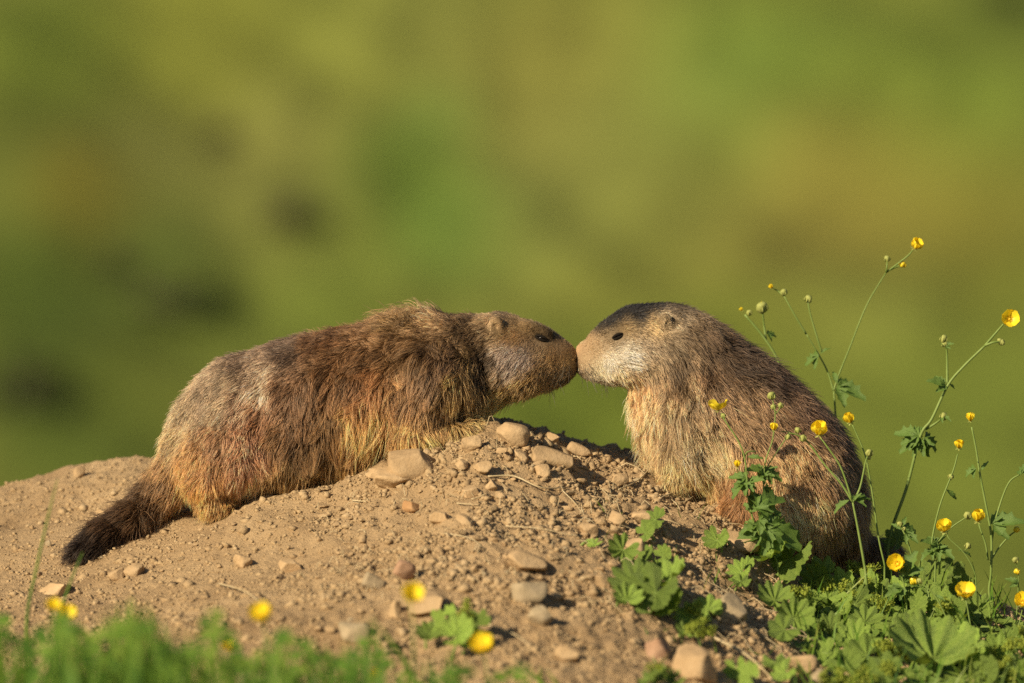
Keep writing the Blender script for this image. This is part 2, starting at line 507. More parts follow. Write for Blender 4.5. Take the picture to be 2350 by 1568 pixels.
# ------------------------------------------------------------------ the marmots: one continuous body each, grown from blended volumes
class Field:
    def __init__(self, lo, hi, h):
        self.lo, self.h = np.array(lo, float), h
        n = np.ceil((np.array(hi) - self.lo) / h).astype(int) + 1
        self.ax = [self.lo[i] + h * np.arange(n[i]) for i in range(3)]
        self.F = np.full(tuple(n), 0.06, np.float32)

    def _slice(self, lo, hi):
        s = []
        for i in range(3):
            a = int(np.clip((lo[i] - self.lo[i]) / self.h, 0, self.F.shape[i] - 1))
            b_ = int(np.clip((hi[i] - self.lo[i]) / self.h + 2, a + 1, self.F.shape[i]))
            s.append(slice(a, b_))
        return tuple(s)

    def _pts(self, s):
        return np.meshgrid(*[self.ax[i][s[i]].astype(np.float32) for i in range(3)], indexing='ij')

    def _smin(self, s, d, k):
        f = self.F[s]
        hh = np.clip(0.5 + 0.5 * (f - d) / k, 0, 1)
        self.F[s] = f * (1 - hh) + d * hh - k * hh * (1 - hh)

    def cone(self, a, b_, r1, r2, sy=1.0, k=0.02):
        a, b_ = np.asarray(a, float), np.asarray(b_, float)
        m = max(r1, r2) * max(1, sy) + 0.05
        s = self._slice(np.minimum(a, b_) - m, np.maximum(a, b_) + m)
        X, Y, Z = self._pts(s)
        yc = a[1]
        ba = b_ - a
        ys_ = (Y - yc) / sy
        bb = ba.copy(); bb[1] /= sy
        t = np.clip(((X - a[0]) * bb[0] + ys_ * bb[1] + (Z - a[2]) * bb[2]) / (bb @ bb + 1e-9), 0, 1)
        d = np.sqrt((X - a[0] - t * bb[0]) ** 2 + (ys_ - t * bb[1]) ** 2 + (Z - a[2] - t * bb[2]) ** 2) - (r1 + (r2 - r1) * t)
        self._smin(s, d, k)

    def ell(self, c, r, k=0.01, carve=False, rot=0.0):
        c, r = np.asarray(c, float), np.asarray(r, float)
        m = r.max() + 0.03
        s = self._slice(c - m, c + m)
        X, Y, Z = self._pts(s)
        X, Y, Z = X - c[0], Y - c[1], Z - c[2]
        if rot:
            cr, sr = math.cos(rot), math.sin(rot)
            X, Z = X * cr + Z * sr, -X * sr + Z * cr
        k0 = np.sqrt((X / r[0]) ** 2 + (Y / r[1]) ** 2 + (Z / r[2]) ** 2)
        k1 = np.sqrt((X / r[0] ** 2) ** 2 + (Y / r[1] ** 2) ** 2 + (Z / r[2] ** 2) ** 2) + 1e-6
        d = k0 * (k0 - 1) / k1
        if carve:
            f = self.F[s]
            hh = np.clip(0.5 + 0.5 * (-d - f) / k, 0, 1)
            self.F[s] = f * (1 - hh) + (-d) * hh + k * hh * (1 - hh)
        else:
            self._smin(s, d, k)

    def surf_y(self, x, z):
        """nearest y of the surface as met from the camera's side"""
        i = int(round((x - self.lo[0]) / self.h)); j = int(round((z - self.lo[2]) / self.h))
        colm = self.F[i, :, j]
        q = np.nonzero(colm < 0)[0]
        if not len(q): return 0.0
        q = q[0]
        f0, f1 = colm[q - 1], colm[q]
        return float(self.ax[1][q - 1] + self.h * f0 / (f0 - f1))

    def mesh(self):
        """naive surface nets"""
        F = self.F; neg = F < 0
        nx, ny, nz = F.shape
        c = [neg[a:nx - 1 + a, b_:ny - 1 + b_, d:nz - 1 + d] for a in (0, 1) for b_ in (0, 1) for d in (0, 1)]
        cnt = np.zeros(c[0].shape, np.int8)
        for q in c: cnt += q
        act = (cnt > 0) & (cnt < 8)
        I = np.argwhere(act)
        vid = np.full(act.shape, -1, np.int32); vid[act] = np.arange(len(I))
        corners = np.array([(a, b_, d) for a in (0, 1) for b_ in (0, 1) for d in (0, 1)])
        val = np.stack([F[I[:, 0] + o[0], I[:, 1] + o[1], I[:, 2] + o[2]] for o in corners], 1)
        acc = np.zeros((len(I), 3)); n = np.zeros(len(I))
        for p in range(8):
            for q in range(p + 1, 8):
                if np.abs(corners[p] - corners[q]).sum() != 1: continue
                cr = (val[:, p] < 0) != (val[:, q] < 0)
                t = np.where(cr, val[:, p] / np.where(cr, val[:, p] - val[:, q], 1), 0)
                pos = corners[p][None] + t[:, None] * (corners[q] - corners[p])[None]
                acc += pos * cr[:, None]; n += cr
        V = self.lo + self.h * (I + acc / n[:, None])
        quads = []
        for ax in range(3):
            o1, o2 = [(1, 2), (2, 0), (0, 1)][ax]
            sl0 = [slice(1, -1)] * 3; sl1 = [slice(1, -1)] * 3
            sl0[ax] = slice(0, -1); sl1[ax] = slice(1, None)
            a, b_ = neg[tuple(sl0)], neg[tuple(sl1)]
            for flip in (0, 1):
                e = np.argwhere((a & ~b_) if not flip else (~a & b_))
                off = np.ones(3, int); off[ax] = 0
                e = e + off
                d1 = np.zeros(3, int); d1[o1] = 1
                d2 = np.zeros(3, int); d2[o2] = 1
                g = lambda w: vid[w[:, 0], w[:, 1], w[:, 2]]
                q = np.stack([g(e - d1 - d2), g(e - d2), g(e), g(e - d1)], 1)
                quads.append(q[:, ::-1] if flip else q)
        Q = np.concatenate(quads)
        Q = Q[(Q >= 0).all(1)]
        return V, Q


def vertex_normals(V, Q):
    fn = np.cross(V[Q[:, 2]] - V[Q[:, 0]], V[Q[:, 3]] - V[Q[:, 1]])
    N = np.zeros_like(V)
    for i in range(4):
        for a in range(3):
            N[:, a] += np.bincount(Q[:, i], fn[:, a], len(V))
    return N / (np.linalg.norm(N, axis=1)[:, None] + 1e-12), np.linalg.norm(fn, axis=1) * .5


def idw(u, v, pts, vals, power=3.0, soft=12.0, yscale=1.0):
    pts = np.asarray(pts, float); vals = np.asarray(vals, float)
    out = np.zeros((len(u), vals.shape[1])); w = np.zeros(len(u))
    for (pu, pv), q in zip(pts, vals):
        d = ((u - pu) ** 2 + ((v - pv) * yscale) ** 2 + soft * soft) ** (-power / 2)
        out += d[:, None] * q; w += d
    return out / w[:, None]


def hair_object(name, pts, rad, colr, mat, parent):
    """pts (n,m,3), rad (n,m), colr (n,m,3)"""
    n, m, _ = pts.shape
    hc = bpy.data.hair_curves.new(name)
    hc.add_curves([m] * n)
    hc.attributes["position"].data.foreach_set("vector", pts.astype(np.float32).ravel())
    ra = hc.attributes.get("radius") or hc.attributes.new("radius", 'FLOAT', 'POINT')
    ra.data.foreach_set("value", rad.astype(np.float32).ravel())
    ca = hc.attributes.new("hair_color", 'FLOAT_COLOR', 'POINT')
    ca.data.foreach_set("color", np.concatenate([colr, np.ones((n, m, 1))], 2).astype(np.float32).ravel())
    hc.materials.append(mat)
    return link(name, hc, parent)


def fur_material():
    m = bpy.data.materials.new("fur"); m.use_nodes = True
    nt = m.node_tree
    nt.nodes.remove(nt.nodes["Principled BSDF"])
    at = nt.nodes.new("ShaderNodeAttribute"); at.attribute_name = "hair_color"
    h = nt.nodes.new("ShaderNodeBsdfHairPrincipled")
    h.model = 'CHIANG'
    h.parametrization = 'COLOR'
    h.inputs["Roughness"].default_value = 0.38
    h.inputs["Radial Roughness"].default_value = 0.55
    h.inputs["Coat"].default_value = 0.0
    nt.links.new(at.outputs["Color"], h.inputs["Color"])
    d = nt.nodes.new("ShaderNodeBsdfDiffuse")
    nt.links.new(at.outputs["Color"], d.inputs["Color"])
    mx = nt.nodes.new("ShaderNodeMixShader"); mx.inputs[0].default_value = 0.55
    nt.links.new(h.outputs[0], mx.inputs[1]); nt.links.new(d.outputs[0], mx.inputs[2])
    nt.links.new(mx.outputs[0], nt.nodes["Material Output"].inputs[0])
    return m


def skin_material():
    m, nt, b = new_mat("underfur", 0.9, 0.1)
    at = nt.nodes.new("ShaderNodeAttribute"); at.attribute_name = "skin_color"
    n = noise_node(nt, 300, 4)
    bp = nt.nodes.new("ShaderNodeBump"); bp.inputs["Strength"].default_value = .6; bp.inputs["Distance"].default_value = .002
    nt.links.new(n.outputs["Fac"], bp.inputs["Height"]); nt.links.new(bp.outputs[0], b.inputs["Normal"])
    nt.links.new(at.outputs["Color"], b.inputs["Base Color"])
    return m


M['fur'] = fur_material()
M['skin'] = skin_material()
WARM = np.array([1.04, 1.03, 1.05]) * 1.68        # the photograph's fur colours were seen in warm light


def make_marmot(label, base_uv, lo, hi, shapes, ears, eyes, colours, flows, lengths, n_hair, seed, claws=(), whisk=None, head_test=None, lifts=None, clumpy=None, streak=(0, 1)):
    rg = np.random.default_rng(seed)
    root = empty("marmot", on_ground(*P(*base_uv)[:2]))
    tag(root, label, "marmot", "two marmots touching noses")
    bpy.context.view_layer.update()
    fld = Field(lo, hi, 0.0021)
    for s in shapes:
        kind = s[0]
        if kind == 'chain':                       # ('chain', y, sy, k, [(u,v,r px[,y]),...])
            _, y, sy, k, pts = s
            q = [(P(p[0], p[1], p[3] if len(p) > 3 else y), p[2] * K) for p in pts]
            for (a, ra), (b_, rb) in zip(q[:-1], q[1:]):
                fld.cone(a, b_, ra, rb, sy, k)
        elif kind == 'ell':                       # ('ell', (u,v,y), (rx,ry,rz) px, k, rot)
            fld.ell(P(*s[1]), np.array(s[2]) * K, s[3], False, s[4] if len(s) > 4 else 0)
        elif kind == 'carve':
            fld.ell(P(*s[1]), np.array(s[2]) * K, s[3], True, s[4] if len(s) > 4 else 0)
    # eyes sit in shallow sockets, ears are cups standing off the head, both on each side
    eye_pos = []
    for eu, ev, er, erot in eyes:
        p = P(eu, ev, 0); y = fld.surf_y(p[0], p[2]); p = P(eu, ev, y); y = fld.surf_y(p[0], p[2])
        for sgn in (1, -1):
            c = np.array([p[0], sgn * y, p[2]])
            fld.ell(c, np.array([er * 1.5, er * 0.8, er * .8]) * K, .004, True, erot)
            eye_pos.append((np.array([p[0], sgn * (y + er * K * 0.62), p[2]]), er * K, sgn, erot))
    ear_pos = []
    for eu, ev, rx, rz, erot, fwd in ears:
        p = P(eu, ev, 0); y = fld.surf_y(p[0], p[2]); p = P(eu, ev, y); y = fld.surf_y(p[0], p[2])
        for sgn in (1, -1):
            c = np.array([p[0], sgn * (y - 0.0028), p[2]])
            fld.ell(c, np.array([rx * K, .0070, rz * K]), .006, False, erot)
            fld.ell(c + np.array([-fwd * rx * K * .15, sgn * -0.0078, -rz * K * .12]), np.array([rx * K * .42, .0052, rz * K * .45]), .003, True, erot)
            ear_pos.append((c, max(rx, rz) * K))
    V, Q = fld.mesh()
    N, A = vertex_normals(V, Q)
    u, v = UV(V)
    # the loose coat hangs in folds between the locks
    fa = V[:, 0] * streak[1] + V[:, 2] * streak[0]; fb = V[:, 0] * streak[0] - V[:, 2] * streak[1]
    fold_ = idw(u, v, [q_[:2] for q_ in clumpy], [[q_[2]] for q_ in clumpy], 3.0, 15)[:, 0]
    V = V + N * ((0.0042 * smooth(.75, 1.4, fold_)) * (noise3(fa * 48, V[:, 1] * 20, fb * 9, seed + 41) - .2))[:, None]
    V = V + N * ((0.0016 * smooth(.6, 1.2, fold_)) * noise3(fa * 110, V[:, 1] * 40, fb * 22, seed + 42))[:, None]
    N, A = vertex_normals(V, Q)
    u, v = UV(V)
    cpts = [c[:2] for c in colours]; cval = lin([c[2] for c in colours]) * WARM
    cval = cval * .88 + .12 * cval.mean(1)[:, None] * np.array([1.15, 1.0, .72])
    cval = cval * ((cval.mean(1) / .20) ** .16)[:, None]
    inv = root.matrix_world.inverted()
    off = np.array(root.location)
    me = mesh_from("body", V - off, Q, M['skin'])
    lv = idw(u, v, [q_[:2] for q_ in lengths], [[q_[2]] for q_ in lengths], 3.5, 10)[:, 0]
    sk = idw(u, v, cpts, cval) * (0.24 + 0.34 * (1 - smooth(5, 11, lv)))[:, None]  # darkened under long fur to paint in shade between the locks
    for c, er, sgn, erot in eye_pos:
        dx, dz = V[:, 0] - c[0], V[:, 2] - c[2]
        ex, ez = dx * math.cos(erot) + dz * math.sin(erot), -dx * math.sin(erot) + dz * math.cos(erot)
        de = np.sqrt((ex / (er * 1.6)) ** 2 + (ez / (er * .72)) ** 2) + 9 * (np.abs(V[:, 1] - c[1]) > .02)
        sk = sk * (.06 + .94 * smooth(.8, 1.15, de))[:, None]
    at = me.attributes.new("skin_color", 'FLOAT_COLOR', 'POINT')
    at.data.foreach_set("color", np.concatenate([sk, np.ones((len(V), 1))], 1).astype(np.float32).ravel())
    body = link("body", me, root)
    # ---- fur roots
    ctr = V[Q].mean(1)
    cn = N[Q].mean(1)
    cu, cv = UV(ctr)
    L = idw(cu, cv, [q[:2] for q in lengths], [[q[2]] for q in lengths], 3.5, 10)[:, 0]        # mm
    dens = (14.0 / np.clip(L, 4, 40)) ** 0.9
    dens *= 1 + 1.2 * (1 - smooth(6, 12, L))
    dens *= np.where(ctr[:, 1] > 0.035, 0.45, 1.0)
    dens *= np.where(cn[:, 2] < -0.75, 0.6, 1.0)
    w = A * dens; w /= w.sum()
    pick = rg.choice(len(Q), n_hair, p=w)
    a, b_ = rg.random(n_hair)[:, None], rg.random(n_hair)[:, None]
    q = V[Q[pick]]; nq = N[Q[pick]]
    bil = lambda z: (z[:, 0] * (1 - a) * (1 - b_) + z[:, 1] * a * (1 - b_) + z[:, 2] * a * b_ + z[:, 3] * (1 - a) * b_)
    R, Nn = bil(q), bil(nq)
    Nn /= np.linalg.norm(Nn, axis=1)[:, None]
    keep = np.ones(n_hair, bool)
    for c, er, sgn, erot in eye_pos:
        dx, dz = R[:, 0] - c[0], R[:, 2] - c[2]
        cr, sr = math.cos(erot), math.sin(erot)
        ex, ez = dx * cr + dz * sr, -dx * sr + dz * cr
        keep &= ~(((ex / (er * 1.2)) ** 2 + (ez / (er * 0.52)) ** 2 < 1) & (np.abs(R[:, 1] - c[1]) < .015))
    R, Nn = R[keep], Nn[keep]; n = len(R)
    u, v = UV(R)
    ln = idw(u, v, [q_[:2] for q_ in lengths], [[q_[2]] for q_ in lengths], 3.5, 10)[:, 0] * 0.001
    on_ear = np.zeros(n, bool)
    for c, er in ear_pos:
        near = np.linalg.norm(R - c, axis=1) < er * 1.15
        ln = np.where(near, 0.0038, ln); on_ear |= near
    for c, er, sgn, erot in eye_pos:
        de = np.linalg.norm(R - c, axis=1)
        ln = ln * (0.45 + 0.55 * smooth(er * 1.2, er * 3.2, de))
    ln = ln * (0.62 + 0.5 * rg.random(n)) * (1 + 0.16 * noise3(R[:, 0] * 45, R[:, 1] * 45, R[:, 2] * 45, seed))
    # ---- direction: the lie of the coat
    fl = idw(u, v, [q_[:2] for q_ in flows], [q_[2:4] for q_ in flows], 3.0, 15)
    f3 = np.stack([fl[:, 0], np.zeros(n), -fl[:, 1]], 1)
    sway = np.stack([noise3(R[:, 0] * 38, R[:, 1] * 38, R[:, 2] * 38, seed + s_) for s_ in (1, 2, 3)], 1)
    f3 = f3 / (np.linalg.norm(f3, axis=1)[:, None] + 1e-9) + 0.42 * sway
    f3 -= (f3 * Nn).sum(1)[:, None] * Nn
    f3 /= (np.linalg.norm(f3, axis=1)[:, None] + 0.15)
    lift = idw(u, v, [q_[:2] for q_ in lifts], [[q_[2]] for q_ in lifts], 3.0, 15)[:, 0]
    lift = np.minimum(lift, .6) + np.clip(lift - .6, 0, 2) * np.clip(Nn[:, 2] * 1.6 - .5, 0, 1)
    lift = lift * (0.7 + 0.6 * rg.random(n))
    d0 = f3 + lift[:, None] * Nn + 0.13 * rg.normal(size=(n, 3))
    d0 /= np.linalg.norm(d0, axis=1)[:, None]
    m = 5
    s = np.linspace(0, 1, m)
    bend = -0.42 * lift[:, None] * Nn + np.array([0, 0, -0.22]) + 0.10 * rg.normal(size=(n, 3))
    base = R - Nn * 0.0012
    pts = base[:, None, :] + ln[:, None, None] * (d0[:, None, :] * s[None, :, None] + bend[:, None, :] * (s ** 2)[None, :, None])
    wob = np.stack([noise3(R[:, 0] * 900, R[:, 1] * 900, R[:, 2] * 900, seed + 7 + s_) for s_ in range(3)], 1)
    stray = rg.random(n) < .14
    pts[stray] += (ln[stray, None] * Nn[stray] * rg.uniform(.1, .35, (stray.sum(), 1)))[:, None, :] * s[None, :, None]
    pts += (ln * 0.07)[:, None, None] * wob[:, None, :] * np.sin(s * 5)[None, :, None]
    # ---- locks: hairs lean together, in small tufts and in larger locks
    lock = idw(u, v, [q_[:2] for q_ in clumpy], [[q_[2]] for q_ in clumpy], 3.0, 15)[:, 0]
    for ncl, amt, jit in ((n // 18, 0.50, .5), (n // 120, 0.42, .4), (n // 480, 0.55, .35)):
        lead = rg.choice(n, ncl, replace=False)
        kd = kdtree.KDTree(ncl)
        for i, j in enumerate(lead): kd.insert(R[j], i)
        kd.balance()
        own = np.fromiter((lead[kd.find(r)[1]] for r in R), int, n)
        off_ = pts[own] - pts
        reach = np.linalg.norm(R[own] - R, axis=1)
        ok = (reach < ln * 1.25) & ((Nn[own] * Nn).sum(1) > .3)
        k_ = (amt * lock * (1 - jit + jit * rg.random(n)) * ok * ~stray)[:, None, None] * (s ** 1.3)[None, :, None]
        pts += off_ * k_
    # hair ends stay out of the soil
    ex = pts[:, 1:, :].reshape(-1, 3)
    gz = hgt(ex[:, 0], ex[:, 1]) + 0.0008
    ex[:, 2] = np.maximum(ex[:, 2], gz)
    pts[:, 1:, :] = ex.reshape(n, m - 1, 3)
    # ---- colour of each hair, dark at the root and deepened there to shade the gaps, pale or dark at the tip
    ju, jv = 30 * noise3(R[:, 0] * 60, R[:, 1] * 60, R[:, 2] * 60, seed + 21), 30 * noise3(R[:, 0] * 60, R[:, 1] * 60, R[:, 2] * 60, seed + 22)
    headish = smooth(9, 14, ln * 1000)
    bc = idw(u + ju * headish + 6 * rg.normal(size=n), v + jv * headish + 6 * rg.normal(size=n), cpts, cval, 4.0, 7)
    ac = R[:, 0] * streak[1] + R[:, 2] * streak[0]; al = R[:, 0] * streak[0] - R[:, 2] * streak[1]
    bc *= (1 + (0.42 * noise3(ac * 130, R[:, 1] * 60, al * 26, seed + 23) + 0.26 * noise3(ac * 45, R[:, 1] * 30, al * 14, seed + 24)) * (.35 + .65 * headish))[:, None]
    bc *= np.exp(0.36 * rg.normal(size=n))[:, None]
    bc[on_ear] = bc[on_ear] * .35 + .65 * lin((186, 158, 118)) * WARM
    furrow_shade = noise3(ac * 62, R[:, 1] * 30, al * 10, seed + 31)  # streaks of dark hairs paint in the shade between locks
    dark = rg.random(n) < 0.08 + headish * (.06 + .55 * smooth(.12, .5, furrow_shade) * np.clip(lock, 0, 1.5) / 1.2)
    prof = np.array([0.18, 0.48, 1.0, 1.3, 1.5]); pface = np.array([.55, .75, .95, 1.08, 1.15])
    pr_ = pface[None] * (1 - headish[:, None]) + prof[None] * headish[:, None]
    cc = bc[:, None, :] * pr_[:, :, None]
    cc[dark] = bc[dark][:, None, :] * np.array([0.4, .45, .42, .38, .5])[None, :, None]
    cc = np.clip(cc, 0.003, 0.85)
    r0 = np.where(ln < .009, 0.00021, 0.00029) * (0.8 + 0.4 * rg.random(n))
    rad = r0[:, None] * np.array([1, 1, .85, .55, .12])[None]
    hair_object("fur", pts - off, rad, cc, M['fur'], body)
    # ---- whiskers
    if whisk:
        wp, wc, wr = [], [], []
        for (wu, wv), (du, dv), nn_, wl in whisk:
            for i in range(nn_):
                p = P(wu + rg.normal() * 9, wv + rg.normal() * 7, 0)
                for sgn in (-1, 1):
                    y = abs(fld.surf_y(p[0], p[2])) * sgn
                    d = np.array([du + .35 * rg.normal(), sgn * rg.uniform(.5, 1.1), -dv + .35 * rg.normal()]); d /= np.linalg.norm(d)
                    l_ = wl * rg.uniform(.6, 1.1)
                    st = np.array([p[0], y, p[2]])
                    wp.append([st + d * l_ * t + np.array([0, 0, -.25 * l_ * t * t]) for t in s]); wc.append([[.10, .085, .06]] * m); wr.append([.0003, .00027, .00022, .00016, .00006])
        hair_object("whiskers", np.array(wp) - off, np.array(wr), np.array(wc), M['fur'], body)
    # ---- eyes
    for c, er, sgn, erot in eye_pos:
        mb = MB()
        vs_, fs = [], []
        nu, nv = 16, 10
        for i in range(nv + 1):
            for j in range(nu):
                th, ph = math.pi * i / nv, 2 * math.pi * j / nu
                vs_.append((er * 1.12 * math.sin(th) * math.cos(ph), er * math.sin(th) * math.sin(ph), er * .56 * math.cos(th)))
        for i in range(nv):
            for j in range(nu):
                fs.append((i * nu + j, i * nu + (j + 1) % nu, (i + 1) * nu + (j + 1) % nu, (i + 1) * nu + j))
        mb.add(vs_, fs)
        e = link("eye", mb.mesh("eye", M['eye']), root, trs(c - off))
        lb = MB()
        for half in (1, -1):
            ring = []
            for t in np.linspace(0, math.pi, 13):
                x_ = math.cos(t) * er * 1.6; z_ = half * math.sin(t) * er * (.44 if half > 0 else .5)
                xx, zz = x_ * math.cos(erot) - z_ * math.sin(erot), x_ * math.sin(erot) + z_ * math.cos(erot)
                yy = -sgn * er * (0.45 + .45 * math.sin(t))
                yy = sgn * -1 * abs(yy)
                ring.append((xx, yy if sgn > 0 else -yy * -1, zz))
            lb.tube(np.array(ring), np.linspace(.0008, .0008, 13) + .0008 * np.sin(np.linspace(0, math.pi, 13)), 6)
        link("eyelid", lb.mesh("eyelid", M['lid']), e)
    # ---- claws
    for (u0, v0, y0), (u1, v1, y1) in claws:
        a_, b2 = P(u0, v0, y0), P(u1, v1, y1)
        mid = (a_ + b2) / 2 + np.array([0, 0, .0025])
        cb = MB(); cb.tube(spline([a_, mid, b2], 4) - off, np.linspace(.0021, .0005, 9), 6)
        link("claw", cb.mesh("claw", M['claw']), root)
    return root


# -------- left: crouching, stretched up the mound
L_COL = [(1310, 830, (128, 102, 64)), (1300, 862, (92, 72, 46)), (1280, 800, (130, 105, 75)), (1268, 772, (66, 55, 40)), (1240, 748, (95, 78, 52)), (1200, 750, (122, 98, 64)),
         (1150, 722, (85, 70, 52)), (1137, 740, (155, 128, 92)), (1180, 775, (146, 114, 74)), (1170, 812, (152, 134, 120)), (1205, 825, (148, 131, 118)), (1240, 810, (132, 110, 82)),
         (1270, 832, (138, 108, 67)), (1240, 860, (122, 94, 56)), (1220, 890, (155, 122, 70)), (1160, 890, (122, 94, 53)), (1150, 920, (168, 138, 77)), (1110, 830, (55, 42, 28)),
         (1108, 880, (58, 44, 29)), (1080, 780, (78, 60, 39)), (1080, 880, (162, 127, 72)), (1085, 960, (178, 142, 82)), (1030, 720, (92, 71, 46)), (950, 700, (135, 104, 62)),
         (1000, 737, (145, 114, 78)), (960, 800, (98, 72, 43)), (1000, 850, (104, 80, 57)), (1010, 950, (118, 90, 54)), (950, 1010, (168, 127, 71)), (930, 900, (118, 87, 56)),
         (880, 920, (188, 136, 76)), (840, 880, (130, 88, 52)), (850, 980, (180, 133, 72)), (830, 800, (106, 76, 46)), (760, 790, (102, 71, 43)), (760, 880, (108, 76, 45)),  # golden flank, brightened further to paint in sunlight
         (750, 1000, (110, 80, 45)), (780, 1070, (132, 102, 56)), (650, 800, (97, 77, 60)), (650, 900, (112, 82, 56)), (660, 1000, (102, 73, 43)), (650, 1090, (142, 110, 61)),
         (560, 850, (112, 92, 72)), (600, 880, (164, 139, 112)), (520, 890, (138, 118, 92)), (480, 940, (148, 126, 98)), (560, 940, (154, 123, 97)), (590, 970, (122, 83, 53)),
         (420, 950, (138, 118, 88)), (390, 1000, (152, 126, 86)), (500, 1020, (146, 110, 76)), (560, 1015, (172, 124, 90)), (555, 1060, (176, 125, 88)), (440, 1060, (166, 120, 68)),
         (430, 1120, (188, 132, 66)), (500, 1110, (162, 114, 60)), (480, 1160, (152, 117, 66)), (390, 1120, (127, 96, 61)), (340, 1160, (96, 71, 46)), (300, 1210, (68, 49, 32)),
         (220, 1260, (46, 35, 26)), (170, 1275, (40, 30, 23)), (1115, 985, (120, 98, 66)), (1150, 760, (120, 98, 66))]
L_FLOW = [(1322, 830, -1, .05), (1280, 805, -1, .05), (1240, 755, -1, -.3), (1150, 722, -1, .0), (1200, 840, -1, .3), (1220, 890, -1, .55), (1140, 910, -.7, .8), (1080, 790, -1, .45),
          (1085, 880, -.3, 1), (1050, 722, -1, -.1), (990, 712, -1, -.25), (940, 715, -.9, -.45), (870, 735, -1, .1), (800, 750, -1, .2), (650, 790, -1, .35), (500, 850, -.85, .55),
          (400, 950, -.3, 1), (960, 850, -.35, 1), (900, 900, -.15, 1), (800, 950, -.2, 1), (700, 950, -.3, 1), (650, 870, -.75, .7), (560, 930, -.75, .65), (560, 1020, -.45, .9), (450, 1080, -.3, 1),
          (385, 1100, -.5, .9), (330, 1160, -.75, .75), (260, 1230, -.9, .45), (180, 1270, -1, .25), (990, 1000, .1, 1), (1085, 950, -.05, 1), (1120, 985, 1, .4), (820, 1050, -.15, 1), (680, 1080, -.2, 1)]
L_LEN = [(1322, 830, 3.6), (1300, 800, 4.5), (1270, 770, 5.5), (1240, 800, 7), (1250, 850, 9), (1220, 760, 7), (1180, 800, 9), (1150, 730, 8), (1200, 890, 15), (1150, 905, 20), (1140, 840, 12), (1100, 790, 14),
         (1090, 900, 22), (1040, 730, 15), (960, 715, 40), (920, 725, 36), (1000, 720, 28), (850, 760, 17), (700, 790, 15), (550, 840, 14), (420, 930, 15), (480, 1000, 16), (600, 950, 16), (750, 950, 25), (880, 950, 37),
         (820, 1030, 36), (950, 980, 32), (1060, 960, 34), (650, 1080, 26), (450, 1080, 19), (480, 1150, 14), (380, 1100, 20), (300, 1200, 28), (220, 1250, 32), (160, 1285, 32), (1000, 1010, 15), (1120, 985, 6)]
L_LIFT = [(1300, 820, .35), (1200, 800, .4), (1150, 900, .55), (1000, 720, .8), (940, 720, 1.7), (985, 715, 1.3), (880, 735, .75), (750, 760, .5), (550, 840, .5), (420, 950, .55), (800, 950, .45), (900, 950, .45), (600, 1000, .5), (300, 1200, .55), (450, 1100, .5)]
L_LOCK = [(1280, 820, .35), (1180, 780, .45), (1150, 900, .8), (1080, 880, 1.1), (940, 720, 1.1), (990, 715, 1.0), (880, 920, 1.55), (830, 980, 1.6), (760, 950, 1.4), (700, 850, .95), (550, 850, .8), (450, 1000, .85), (300, 1200, .9), (600, 1050, 1.0)]
